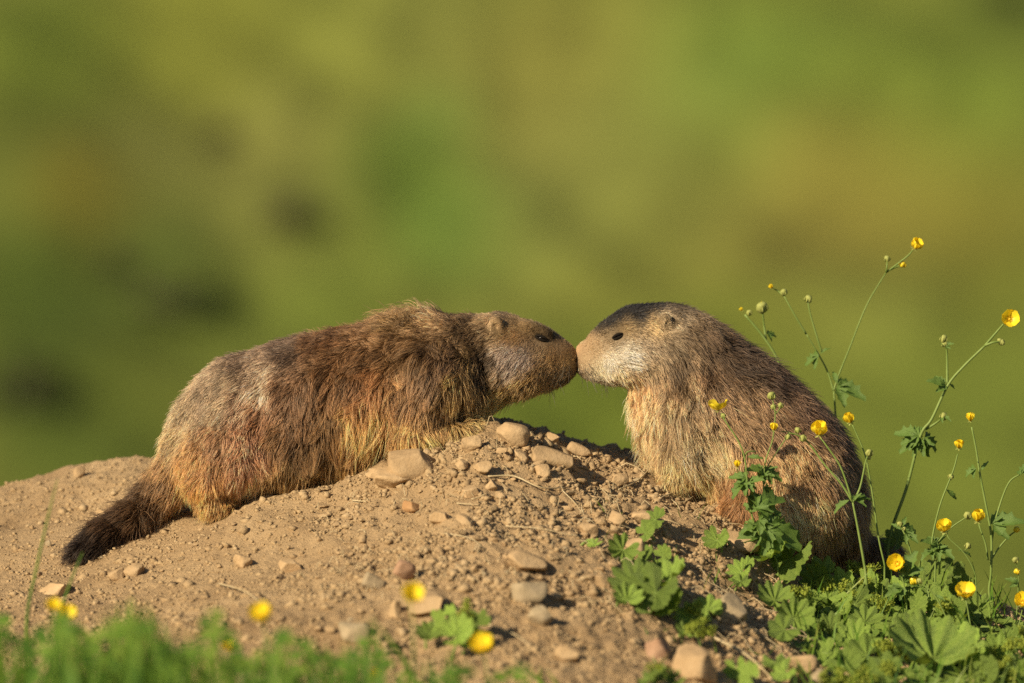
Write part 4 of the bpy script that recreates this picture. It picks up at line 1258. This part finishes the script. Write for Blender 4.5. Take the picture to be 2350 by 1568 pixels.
def image_frame(deg, tilt=0.0, roll=0.0):
    """x axis along a direction seen in the picture plane, leaf face up and towards the viewer"""
    a = math.radians(deg)
    x = RIGHT * math.cos(a) + UPV * math.sin(a) - FWD * tilt
    n = -FWD * .75 + UPV * .6 + RIGHT * roll
    x = x / np.linalg.norm(x); y = np.cross(n, x); y /= np.linalg.norm(y); z = np.cross(x, y)
    return Matrix(((x[0], y[0], z[0], 0), (x[1], y[1], z[1], 0), (x[2], y[2], z[2], 0), (0, 0, 0, 1)))


def add_flower(parent, off, loc, axis, size_px, openness, spin=0.0, npet=5):
    s = size_px * K * .62
    fl = link("flower", DOME, parent, trs(np.asarray(loc) - off, frame(axis, spin), s))
    for k_ in range(npet):
        m = Matrix.Rotation(k_ * 2 * math.pi / 5 + random.uniform(-.12, .12), 4, 'Z') @ Matrix.Rotation(-openness + random.uniform(-.1, .1), 4, 'Y') @ Matrix.Translation((.05, 0, .02))
        link("petal", PETALS[(k_ + int(size_px)) % 3], fl, m)
    link("sepals", SEPALS, fl)
    return fl


DOWN_ = np.array([0, 0, -1.0])


def buttercup(label, y, stems, flowers=(), buds=(), leaves=(), thick=4.0, dark=False, group="buttercups around the sitting marmot", base_drop=True):
    """stems: lists of view positions from the foot to the tip; the first one is carried on into the soil"""
    first = stems[0][0]
    p0 = P(first[0], first[1], y)
    foot = on_ground(p0[0], p0[1], -.004)
    root = empty("buttercup", foot)
    tag(root, label, "buttercup", group)
    for i, st in enumerate(stems):
        yy = [q[2] if len(q) > 2 else y for q in st]
        pts = [P(q[0], q[1], a) for q, a in zip(st, yy)]
        if i == 0 and base_drop and pts[0][2] > foot[2] + .004: pts = [foot] + pts
        sp = spline(pts, 6)
        r = thick * K * .5 * (1.0 if i == 0 else .72)
        n = len(sp)
        sp = sp + np.stack([np.zeros(n), .004 * np.sin(np.linspace(0, 3.1, n)) * (i % 2 * 2 - 1), np.zeros(n)], 1)
        mb = MB(); mb.tube(sp - foot, np.linspace(r, r * .62, n), 7)
        link("stem", mb.mesh("stem", M['stem_dark' if dark else 'stem']), root)
    for q in flowers:
        u_, v_, size, axis, op = q[:5]
        add_flower(root, foot, P(u_, v_, q[5] if len(q) > 5 else y), axis, size, op, random.uniform(0, 6), q[6] if len(q) > 6 else 5)
    for u_, v_, size, kind in buds:
        link("bud", BUDS[kind], root, trs(P(u_, v_, y) - foot, frame((random.uniform(-.4, .4), random.uniform(-.6, .1), 1), random.uniform(0, 6)), size * K))
    for q in leaves:
        u_, v_, deg, size, lob = q[:5]
        link("leaf", random.choice(LEAVES[lob]), root, trs(P(u_, v_, (q[5] if len(q) > 5 else y) - .002) - foot, image_frame(deg, random.uniform(-.5, .7), random.uniform(-.9, .5)), size * K))
    return root


UPF = (.1, -.55, .9)
buttercup("tallest buttercup, rising behind the sitting marmot's back, with one open flower up high", .13,
          [[(1922, 1080), (1917, 950), (1913.6, 898)],
           [(1913, 898), (1925, 862), (1950, 800), (1990, 700), (2034, 625)], [(2034, 625), (2060, 605), (2085, 585), (2096, 572)], [(2040, 620), (2062, 612), (2072, 607)], [(2034, 625), (2036, 600)],
           [(1913, 898), (1900, 855), (1880, 816), (1850, 766)], [(1850, 766), (1825, 725), (1799, 679)], [(1799, 679), (1786, 669), (1776, 663)],
           [(1886, 808), (1877, 780), (1862, 730), (1855, 699), (1855, 690)]],
          [(2098, 570, 40, (.35, -.45, .7), .75), (1773, 661, 17, (-.6, -.3, .6), 1.2)],
          [(2072, 607, 14, 'yellow'), (2036, 594, 13, 'green'), (1799, 671, 14, 'green'), (1855, 687, 16, 'green')],
          [(1880, 818, 205, 46, 3), (1884, 812, 40, 26, 1), (1922, 880, 112, 34, 1), (1924, 882, 30, 24, 3), (1920, 892, -15, 72, 3)], 6.5, dark=False)
buttercup("withered buttercup stalk behind the sitting marmot's shoulder", .16,
          [[(1800, 900), (1786, 830), (1752, 773), (1709, 722)], [(1758, 780), (1754, 750), (1750, 715)]],
          [(1704, 713, 14, (-.6, -.2, .7), 1.1, .16, 3)], [(1749, 706, 23, 'green'), (1720, 718, 12, 'green'), (1749, 700, 13, 'yellow')], [(1760, 768, -5, 28, 3)], 8)
buttercup("tall leaning buttercup on the right with a flower by the right edge", .04,
          [[(2040, 1240), (2080, 1120), (2112, 1000), (2138, 961), (2175, 884), (2212, 840), (2261, 793)], [(2261, 793), (2285, 766), (2303, 744)], [(2261, 793), (2280, 785), (2299, 785)],
           [(2174, 884), (2174, 840), (2173, 805), (2167, 782)], [(2125, 985), (2145, 972), (2162, 960)]],
          [(2316, 733, 42, (.15, -.95, .3), .35)], [(2299, 786, 13, 'green'), (2294, 782, 10, 'green'), (2166, 778, 16, 'green'), (2168, 790, 13, 'green'), (2165, 956, 16, 'green')],
          [(2170, 795, 25, 20, 3), (2172, 795, 150, 14, 1), (2168, 884, 160, 44, 3), (2178, 882, -30, 20, 1), (2108, 1002, 165, 62, 5), (2115, 1006, 205, 66, 5), (2120, 1006, -40, 52, 5), (2120, 1006, -80, 44, 3), (2160, 958, -10, 26, 3)], 8.5, dark=False)
buttercup("straight thick-stemmed buttercup near the right edge with a half-open flower", -.06,
          [[(2292, 1500), (2283, 1432), (2270, 1360), (2274, 1314), (2275, 1236), (2267, 1183), (2249, 1090), (2240, 1031), (2230, 980)],
           [(2275, 1250), (2286, 1190), (2314, 1112), (2345, 1087), (2380, 1060)], [(2267, 1285), (2262, 1250), (2250, 1215), (2246, 1203)], [(2272, 1290), (2290, 1262), (2316, 1232), (2330, 1220)]],
          [(2227, 967, 30, (0, -.2, 1), 1.15), (2243, 1197, 44, (.1, -.35, .9), .85)], [(2333, 1215, 13, 'yellow'), (2222, 1185, 14, 'green')],
          [(2278, 1206, 15, 72, 3), (2284, 1200, 30, 26, 1), (2240, 1075, 215, 34, 3), (2252, 1080, 60, 26, 1), (2345, 1090, 60, 38, 3)], 7)
buttercup("slender buttercup with one flower level with the sitting marmot's hip", -.09,
          [[(2146, 1400), (2145, 1373), (2146, 1273), (2138, 1245), (2156, 1162), (2187, 1081), (2198, 1042)], [(2146, 1252), (2180, 1215), (2218, 1187)], [(2140, 1250), (2120, 1238)]],
          [(2200, 1029, 32, (.05, -.5, .85), .95)], [(2221, 1183, 15, 'green'), (2182, 1095, 12, 'green')],
          [(2172, 1125, -35, 34, 1), (2150, 1250, 160, 40, 3), (2150, 1262, -20, 46, 3), (2146, 1262, 60, 40, 3), (2140, 1265, 210, 36, 3)], 5.5)
buttercup("buttercup flower crossed by another stalk, right of the sitting marmot", -.12,
          [[(2240, 1340), (2233, 1305), (2211, 1267), (2180, 1238), (2174, 1228)], [(2211, 1267), (2222, 1258)]],
          [(2168, 1220, 44, (-.15, -.45, .85), .7)], [(2221, 1253, 13, 'green')], [(2212, 1268, -20, 24, 1), (2212, 1268, 150, 16, 1)], 3.4)
buttercup("lowest open buttercup facing the viewer beside the sitting marmot's tail", -.17,
          [[(2082, 1420), (2078, 1360), (2066, 1310)], [(2100, 1380), (2098, 1345)]],
          [(2062, 1296, 50, (-.35, -.9, .35), .55)], [(2098, 1333, 20, 'yellow')], [(2075, 1340, 40, 50, 3), (2080, 1320, 70, 60, 3), (2070, 1350, 200, 46, 3)], 5)
buttercup("bare arching stalk running down right from the yellow bud in the greenery", -.22,
          [[(2232, 1550), (2187, 1451), (2146, 1367), (2112, 1338)]], [], [(2110, 1334, 12, 'green')], [(2146, 1367, -20, 26, 1)], 4.5)
buttercup("wide open buttercup low on the right, above the big pleated leaf", -.24,
          [[(2256, 1552), (2233, 1463), (2219, 1390), (2216, 1376)]], [(2215, 1370, 52, (-.05, -.5, .9), .5)], [], [(2236, 1470, 40, 30, 1)], 4.5)
buttercup("buttercup cut by the right edge of the picture", -.2,
          [[(2300, 1540), (2330, 1460), (2346, 1400)], [(2330, 1460), (2338, 1330), (2332, 1290)]], [(2348, 1386, 44, (-.2, -.7, .6), .6)], [(2331, 1286, 13, 'green'), (2334, 1312, 12, 'yellow')], [(2335, 1340, 150, 30, 3), (2320, 1470, 60, 40, 3)], 4)
buttercup("drooping leafy stalk of buds beside the sitting marmot's hip", -.05,
          [[(2100, 1330), (2093, 1280), (2080, 1235), (2066, 1206)]], [], [(2065, 1204, 12, 'green'), (2074, 1214, 10, 'green')], [(2072, 1215, 0, 36, 3), (2068, 1212, 70, 30, 1), (2068, 1215, 150, 26, 1), (2078, 1225, -30, 36, 3)], 5.5)
buttercup("leafy buttercup in front of the sitting marmot's chest, one flower spread like wings", -.17,
          [[(1742, 1250), (1718, 1149), (1714, 1098), (1708, 1048), (1693, 1010), (1662, 962), (1655, 948)], [(1716, 1125), (1699, 1111), (1694, 1085), (1692, 1076)], [(1708, 1050), (1716, 1036), (1735, 1036)]],
          [(1649, 942, 46, (-.1, -.15, 1), .45, -.17, 4), (1692, 1072, 24, (0, -.35, .9), 1.15)], [(1660, 955, 11, 'green')],
          [(1716, 1050, 5, 34, 1), (1712, 1098, 170, 40, 5), (1710, 1112, 215, 48, 5, -.175), (1720, 1110, 25, 36, 3), (1735, 1165, 20, 84, 5, -.185), (1738, 1172, 105, 52, 3),
           (1742, 1195, -10, 60, 5, -.19), (1736, 1205, 200, 40, 3), (1760, 1215, -28, 92, 5, -.195), (1742, 1232, 190, 62, 3), (1775, 1240, 10, 50, 3)], 5)
buttercup("buttercup with a round flower and stacked green buds in front of the marmot's side", -.15,
          [[(1752, 1200), (1752, 1124), (1756, 1061), (1770, 1019), (1775, 995), (1779, 952), (1775, 926), (1771, 914)], [(1758, 1075), (1785, 1035), (1810, 996), (1800, 992), (1790, 990)], [(1779, 952), (1788, 938), (1792, 932)]],
          [(1776, 988, 27, (0, -.3, .95), 1.2, -.158)], [(1771, 909, 16, 'green'), (1792, 931, 12, 'green'), (1775, 934, 11, 'green'), (1808, 1003, 12, 'green')],
          [(1752, 1085, 165, 46, 3), (1754, 1085, -20, 44, 5), (1756, 1090, 40, 34, 3), (1752, 1120, -40, 36, 3)], 4)
buttercup("branching buttercup with a broad yellow flower over the marmot's flank", -.16,
          [[(1988, 1330), (1970, 1220), (1957, 1153)], [(1957, 1153), (1930, 1110), (1894, 1069), (1857, 1019), (1832, 1000), (1810, 994)], [(1954, 1145), (1949, 1128), (1928, 1069), (1894, 1019), (1884, 1006)], [(1957, 1153), (1974, 1120), (1987, 1061), (1994, 1042)]],
          [(1881, 998, 50, (-.05, -.55, .85), .8)], [(1831, 988, 13, 'green'), (1843, 1006, 14, 'green'), (1995, 1040, 15, 'green')],
          [(1948, 1148, 215, 44, 1), (1957, 1148, 30, 34, 1), (1960, 1150, 15, 44, 3), (1960, 1150, 60, 26, 1)], 7.5)
buttercup("tall thin buttercup along the sitting marmot's back edge, cupped flower", -.12,
          [[(2030, 1310), (2029, 1292), (2016, 1233), (2003, 1140), (1991, 1069), (1982, 1035), (1961, 985), (1956, 976)]], [(1952, 970, 38, (-.3, -.45, .8), 1.0)], [(1994, 1050, 10, 'green')], [], 5)

# blurred buttercups in the foreground turf
for i, (u_, v_, s_, yy, lab) in enumerate([
        (122, 1398, 36, -1.15, "blurred yellow flower, left one of the touching pair at the far left"),
        (151, 1417, 42, -1.1, "blurred yellow flower, right one of the touching pair at the far left"),
        (605, 1421, 54, -1.25, "blurred yellow flower alone above the left middle of the foreground grass"),
        (942, 1376, 54, -1.25, "blurred yellow flower in front of the broad pinkish stone"),
        (1110, 1492, 56, -1.1, "blurred yellow flower below the foreground leaves"),
        (527, 1490, 34, -.95, "small blurred yellow flower in the middle of the foreground grass"),
        (862, 1556, 34, -1.05, "blurred yellow flower at the bottom edge of the picture")]):
    buttercup(lab, yy, [[(u_ + random.uniform(-25, 25), v_ + 160), (u_ + 6, v_ + 60), (u_, v_ + 8)]], [(u_, v_, s_, (random.uniform(-.3, .3), -.65, .75), .55)], [], [], 4, group="blurred buttercups in the foreground turf")


# ------------------------------------------------------------------ lady's mantle: pleated round leaves and frothy yellow-green flower heads
def mantle_leaf(seed, lobes=9):
    rg = np.random.default_rng(seed)
    n_t, n_r = lobes * 8, 6
    span = math.radians(325)
    v, f = [(0, 0, 0)], []
    fold = rg.uniform(.16, .30); cup = rg.uniform(.05, .45)
    ph = rg.uniform(0, 6)
    for i in range(n_t + 1):
        a = -span / 2 + span * i / n_t
        lp = (i % 8) / 8.0
        tooth = .035 * (1 if i % 2 else -1)
        R = (.80 + .20 * math.sin(math.pi * lp) ** .7) * (1 + tooth) * (1 - .10 * (abs(a) / (span / 2)) ** 2)
        ple = 1 - abs(2 * lp - 1)
        for j in range(1, n_r + 1):
            r = j / n_r
            z = fold * (ple - .5) * r ** .8 * 1.3 + cup * r * r + .05 * math.sin(2 * a + ph) * r * r + .02 * math.sin(5 * a + ph) * r
            v.append((r * R * math.cos(a), r * R * math.sin(a), z))
    for i in range(n_t):
        b0, b1 = 1 + i * n_r, 1 + (i + 1) * n_r
        f.append((0, b0, b1))
        for j in range(n_r - 1):
            f.append((b0 + j, b0 + j + 1, b1 + j + 1, b1 + j))
    return mesh_from("leaf", v, f, M['mantle'], True)


MANTLE = [mantle_leaf(i, 7 + 2 * (i % 2)) for i in range(6)]


def froth_mesh(seed):
    rg = np.random.default_rng(seed)
    mb = MB()
    for _ in range(46):
        d = rg.normal(size=3); d /= np.linalg.norm(d); d[2] = abs(d[2]) * .8
        c = d * rg.uniform(.35, 1) * np.array([1, .8, .8])
        ax_ = Vector(d + rg.normal(size=3) * .4).normalized()
        q = np.array(ax_.to_track_quat('Z', 'Y').to_matrix())
        s = rg.uniform(.11, .2)
        for k_ in range(4):
            a = k_ * 1.5708 + rg.random()
            tip = np.array([math.cos(a) * s, math.sin(a) * s, s * .5]); w = np.array([-math.sin(a), math.cos(a), 0]) * s * .34
            mb.add([c, c + q @ (tip * .5 + w), c + q @ tip, c + q @ (tip * .5 - w)], [(0, 1, 2, 3)])
    for _ in range(8):
        d = rg.normal(size=3); d[2] = abs(d[2]) + .2; d /= np.linalg.norm(d)
        mb.tube([np.array([0, 0, -.7]), d * .3, d * .8], [.05, .035, .02], 4, False)
    return mb.mesh("flower_cluster", M['cluster'])


FROTH = [froth_mesh(i) for i in range(4)]


def mantle(label, leaves, heads=(), extra=0, ydef=None):
    g0 = ground_at(leaves[0][0], min(1567, leaves[0][1] + leaves[0][2]))
    root = empty("lady_mantle", g0)
    tag(root, label, "lady's mantle", "lady's mantle plants on the mound")
    for q in leaves:
        u_, v_, s_ = q[:3]
        roll = q[3] if len(q) > 3 else random.uniform(0, 360)
        g = ground_at(u_, v_ + s_ * .45)
        yy = (q[4] if len(q) > 4 else g[1] - .012 - .02 * random.random())
        c = P(u_, v_, yy)
        c[2] = max(c[2], float(hgt(c[0], c[1])) + s_ * K * .3)
        nrm = Vector((random.uniform(-.95, .15), random.uniform(-1.0, -.2), random.uniform(.35, .9)))
        link("leaf", random.choice(MANTLE), root, trs(c - g0, frame(nrm, math.radians(roll)), s_ * K * random.uniform(.95, 1.1)))
        ft = on_ground(c[0] + random.uniform(-.02, .02), c[1] + random.uniform(.0, .02), -.003)
        mb = MB(); mb.tube(spline([ft - g0, (ft + c) / 2 - g0 + np.array([random.uniform(-.004, .004), .004, .006]), c - g0], 4), np.linspace(.0016, .0011, 9), 6)
        link("leaf_stalk", mb.mesh("leaf_stalk", M['stem']), root)
    for q in heads:
        u_, v_, s_ = q[:3]
        g = ground_at(u_, min(1567, v_ + s_))
        c = P(u_, v_, g[1] - .045)
        c[2] = max(c[2], float(hgt(c[0], c[1])) + s_ * K * .6)
        for k_ in range(3):
            o_ = np.array([random.uniform(-.6, .6), random.uniform(-.4, .4), random.uniform(-.5, .5)]) * s_ * K
            link("flower_cluster", random.choice(FROTH), root, trs(c + o_ - g0, frame((random.uniform(-.5, .5), -.4, 1), random.uniform(0, 6)), s_ * K * random.uniform(.7, 1.05)))
        ft = on_ground(c[0] + .01, c[1] + .01, -.003)
        mb = MB(); mb.tube(spline([ft - g0, (ft + c) / 2 - g0 + np.array([.003, 0, 0]), c - g0], 4), .0011, 6)
        link("flower_stalk", mb.mesh("flower_stalk", M['stem']), root)
    return root


mantle("lady's mantle sprawling down the dirt left of the other greenery, with the widest leaf cluster", [(1505, 1193, 32, 200), (1480, 1224, 28), (1430, 1262, 36), (1482, 1282, 34), (1520, 1278, 28), (1455, 1335, 50), (1505, 1360, 64, 250), (1545, 1395, 42), (1535, 1330, 50), (1365, 1248, 18), (1440, 1378, 34)], [])
mantle("lady's mantle with frothy heads in the shade of the hollow", [(1590, 1420, 40), (1625, 1400, 34), (1575, 1455, 30)], [(1600, 1392, 26), (1625, 1442, 26), (1590, 1440, 24)])
mantle("single upright lady's mantle sprout with a thick pale stalk", [(1645, 1240, 34, 260), (1662, 1236, 20)])
mantle("crinkled small lady's mantle right of the upright sprout", [(1702, 1314, 30), (1714, 1296, 20), (1700, 1335, 22)])
mantle("lady's mantle with a big dark shaded leaf under the sitting marmot", [(1815, 1282, 78, 250), (1765, 1238, 46), (1806, 1228, 36), (1880, 1318, 44), (1770, 1270, 50)])
mantle("lady's mantle with a frothy head below the big dark leaf", [(1778, 1378, 44), (1822, 1420, 46), (1800, 1445, 36), (1850, 1385, 34)], [(1836, 1366, 26), (1815, 1360, 20)])
mantle("lady's mantle thick with frothy yellow-green heads in front of the sitting marmot's haunch", [(1930, 1402, 48), (1985, 1428, 44, 90), (1962, 1388, 44), (2012, 1372, 42), (1900, 1372, 36), (1905, 1440, 34), (1875, 1335, 42), (1925, 1352, 46), (1990, 1350, 42), (2024, 1318, 34)],
       [(1952, 1305, 26), (1990, 1322, 26), (1942, 1345, 24), (1978, 1342, 24), (2026, 1392, 28), (2005, 1330, 22), (1890, 1335, 28), (1950, 1380, 22), (1895, 1440, 20)])
mantle("lady's mantle with the biggest pleated leaf at the bottom of the picture", [(2142, 1512, 104, 90), (2088, 1462, 60), (2060, 1440, 50), (2205, 1478, 54), (2120, 1455, 50)], [(2040, 1535, 28), (2075, 1500, 22)])
mantle("lady's mantle with dark broad leaves behind the lowest open buttercup", [(2118, 1338, 66), (2050, 1362, 46), (2165, 1332, 56), (2210, 1352, 36), (2090, 1402, 52), (2200, 1424, 52), (2242, 1402, 38), (2140, 1400, 56), (2060, 1240, 50, 90, .05), (2045, 1290, 40)], [(2170, 1395, 22)])
mantle("lady's mantle at the bottom edge left of the biggest leaf", [(1990, 1505, 50), (1940, 1530, 46), (2030, 1545, 46), (1900, 1500, 40), (1960, 1470, 42)], [(1965, 1560, 30), (1925, 1560, 28), (2010, 1520, 26), (2035, 1490, 28), (1990, 1550, 26), (1900, 1555, 20)])
mantle("lady's mantle in the bottom right corner", [(2290, 1502, 44), (2330, 1540, 42), (2265, 1545, 40), (2320, 1470, 36), (2240, 1520, 40)], [(2300, 1520, 24), (2330, 1490, 26), (2270, 1500, 20), (2345, 1450, 22), (2330, 1560, 24)])
mantle("few lady's mantle leaves at the bottom edge right of the big stone", [(1780, 1522, 36), (1690, 1535, 28), (1720, 1550, 30), (1800, 1545, 28)], [])
mantle("small lady's mantle at the bottom edge left of the big stone", [(1515, 1556, 30), (1490, 1560, 26), (1545, 1562, 26)], [(1500, 1540, 18)])
mantle("lone leafy plant on the bare slope behind the lower blurred flower", [(1000, 1432, 34), (1050, 1458, 42), (1092, 1436, 38), (1030, 1412, 26), (1075, 1470, 34), (985, 1455, 28)], [(1065, 1405, 22), (1070, 1390, 16)])

# ------------------------------------------------------------------ uncountable greenery
def blades(name, items, mat, label, cat):
    """items: (tip, base, half width)"""
    V_, F_ = [], []
    n = 0
    for tip, base, w in items:
        ax_ = tip - base; l_ = np.linalg.norm(ax_)
        side = np.cross(ax_, [random.uniform(-1, 1), random.uniform(-1, 1), .2]); side /= np.linalg.norm(side) + 1e-9
        bow = np.array([random.uniform(-.22, .22), random.uniform(-.22, .22), 0]) * l_
        for j, t in enumerate((0, .35, .7, 1.0)):
            c = base + ax_ * t + bow * (t - t * t) * 2
            ww = w * (1, .95, .65, .06)[j]
            V_ += [c - side * ww, c + side * ww]
        for j in range(3):
            a = n + j * 2
            F_.append((a, a + 1, a + 3, a + 2))
        n += 8
    o = link(name, mesh_from(name, np.array(V_), np.array(F_), mat))
    return tag(o, label, cat, kind="stuff")


items = []
tipline = lambda u: np.interp(u, [-200, 0, 60, 250, 330, 450, 600, 720, 830, 930, 1050, 1150, 1260], [1385, 1415, 1440, 1425, 1430, 1425, 1470, 1462, 1470, 1515, 1520, 1540, 1580])
TUFT = [random.uniform(-150, 1240) for _ in range(46)]
while len(items) < 950:
    u_ = random.choice(TUFT) + random.gauss(0, 22)
    if u_ > 860 and random.random() < .7: continue
    v_ = tipline(u_) + 22 * math.sin(u_ * .035) + 26 * math.sin(u_ * .011 + 1) + random.expovariate(1 / 85.0) - 10 + 62 * float(noise2(np.array(u_ * .016), np.array(3.3), 8))
    if v_ > 1700: continue
    y_ = random.uniform(-1.9, -1.05) if u_ < 900 else random.uniform(-1.5, -.9)
    tip = P(u_, v_, y_)
    base = on_ground(tip[0] + random.gauss(0, .03), tip[1] + random.gauss(0, .03), -.003)
    if tip[2] - base[2] < .015: continue
    items.append((tip, base, random.uniform(.0018, .0055)))
for _ in range(1500):
    x_ = random.uniform(-1.6, 1.6); y_ = random.uniform(-1.9, -1.05)
    b_ = on_ground(x_, y_, -.003)
    b_[2] = max(b_[2], float(meadow_h(np.array(x_), np.array(y_))))
    h_ = random.uniform(.02, .05) if x_ > -.1 else random.uniform(.03, .08)
    items.append((b_ + np.array([random.gauss(0, .015), random.gauss(0, .015), h_]), b_, random.uniform(.0012, .003)))
blades("foreground_grass", items, M['grass'], "blurred green grass along the bottom left in the foreground", "grass")

# small round leaves among the blurred turf, and the low leaves that fill the ground under the plants on the right
def leaf_carpet(name, spots, mat, label, cat):
    V_, F_ = [], []; n = 0
    for c, s, nrm in spots:
        R3 = np.array(Vector(nrm).to_track_quat('Z', 'Y').to_matrix())
        a0 = random.uniform(0, 6.28)
        V_.append(c)
        for k_ in range(7):
            a = a0 + k_ * .8976
            rr = s * (1 if k_ else 1.5) * random.uniform(.85, 1.1)
            V_.append(c + R3 @ np.array([math.cos(a) * rr, math.sin(a) * rr * .8, .25 * s + random.uniform(-.15, .15) * s]))
        for k_ in range(7): F_.append((n, n + 1 + k_, n + 1 + (k_ + 1) % 7))
        n += 8
    return tag(link(name, mesh_from(name, np.array(V_), np.array(F_), mat)), label, cat, kind="stuff")


spots = []
while len(spots) < 520:
    u_ = random.uniform(-120, 1200)
    if u_ > 850 and random.random() < .6: continue
    v_ = tipline(u_) + 22 * math.sin(u_ * .035) + 62 * float(noise2(np.array(u_ * .016), np.array(3.3), 8)) + 30 + random.expovariate(1 / 60.0)
    if v_ > 1650: continue
    c = P(u_, v_, random.uniform(-1.8, -1.1))
    if c[2] < float(hgt(c[0], c[1])): continue
    spots.append((c, random.uniform(.004, .010), (random.uniform(-.6, .4), random.uniform(-.8, .1), 1)))
leaf_carpet("foreground_clover", spots, M['grass'], "blurred small round leaves among the foreground grass", "clover")
spots = []
while len(spots) < 1500:
    u_ = random.uniform(1820, 2420); v_ = random.uniform(1300, 1640)
    lo_ = np.interp(u_, [1820, 1900, 2000, 2100, 2250, 2420], [1440, 1360, 1350, 1370, 1410, 1450])
    if v_ < lo_ or (u_ < 1900 and v_ > 1500): continue
    g = ground_at(u_, min(v_, 1640))
    c = P(u_, v_, g[1] - random.uniform(.0, .03))
    c[2] = max(c[2], float(hgt(c[0], c[1])) + .004)
    spots.append((c, random.uniform(.004, .010), (random.uniform(-.7, .5), random.uniform(-1, 0), 1)))
leaf_carpet("low_undergrowth", spots, M['mantle'], "low tangled leaves filling the ground under the plants on the right", "undergrowth")
items = []
for _ in range(420):
    u_ = random.uniform(1840, 2420); v_ = random.uniform(1380, 1640)
    g = ground_at(u_, v_); b_ = on_ground(g[0], g[1], -.002)
    h_ = random.uniform(.015, .06)
    items.append((b_ + np.array([random.gauss(0, .02), random.gauss(0, .015), h_]), b_, random.uniform(.0006, .0014)))
for _ in range(70):
    u_ = random.uniform(1380, 1860); v_ = random.uniform(1160, 1560)
    g = ground_at(u_, v_); b_ = on_ground(g[0], g[1], -.002)
    items.append((b_ + np.array([random.gauss(0, .012), random.gauss(0, .012), random.uniform(.008, .03)]), b_, random.uniform(.0005, .001)))
blades("undergrowth_grass", items, M['grass'], "thin grass blades among the plants on the right", "grass")

# two single out-of-focus blades on the left
for lab, pts in (("thin out-of-focus grass blade standing left of the tail", [(62, 1420), (85, 1300), (112, 1180), (132, 1100)]),
                 ("thin out-of-focus grass blade crossing the tail tip", [(130, 1440), (150, 1370), (172, 1310), (190, 1268)])):
    w = [P(u_, v_, -.78) for u_, v_ in pts]
    b_ = on_ground(w[0][0], w[0][1], -.003)
    sp = spline([b_] + w, 6)
    mb = MB(); mb.tube(sp - b_, np.linspace(.0026, .0006, len(sp)), 5)
    tag(link("grass_blade", mb.mesh("grass_blade", M['grass']), None, trs(b_)), lab, "grass blade", "single grass blades on the left")
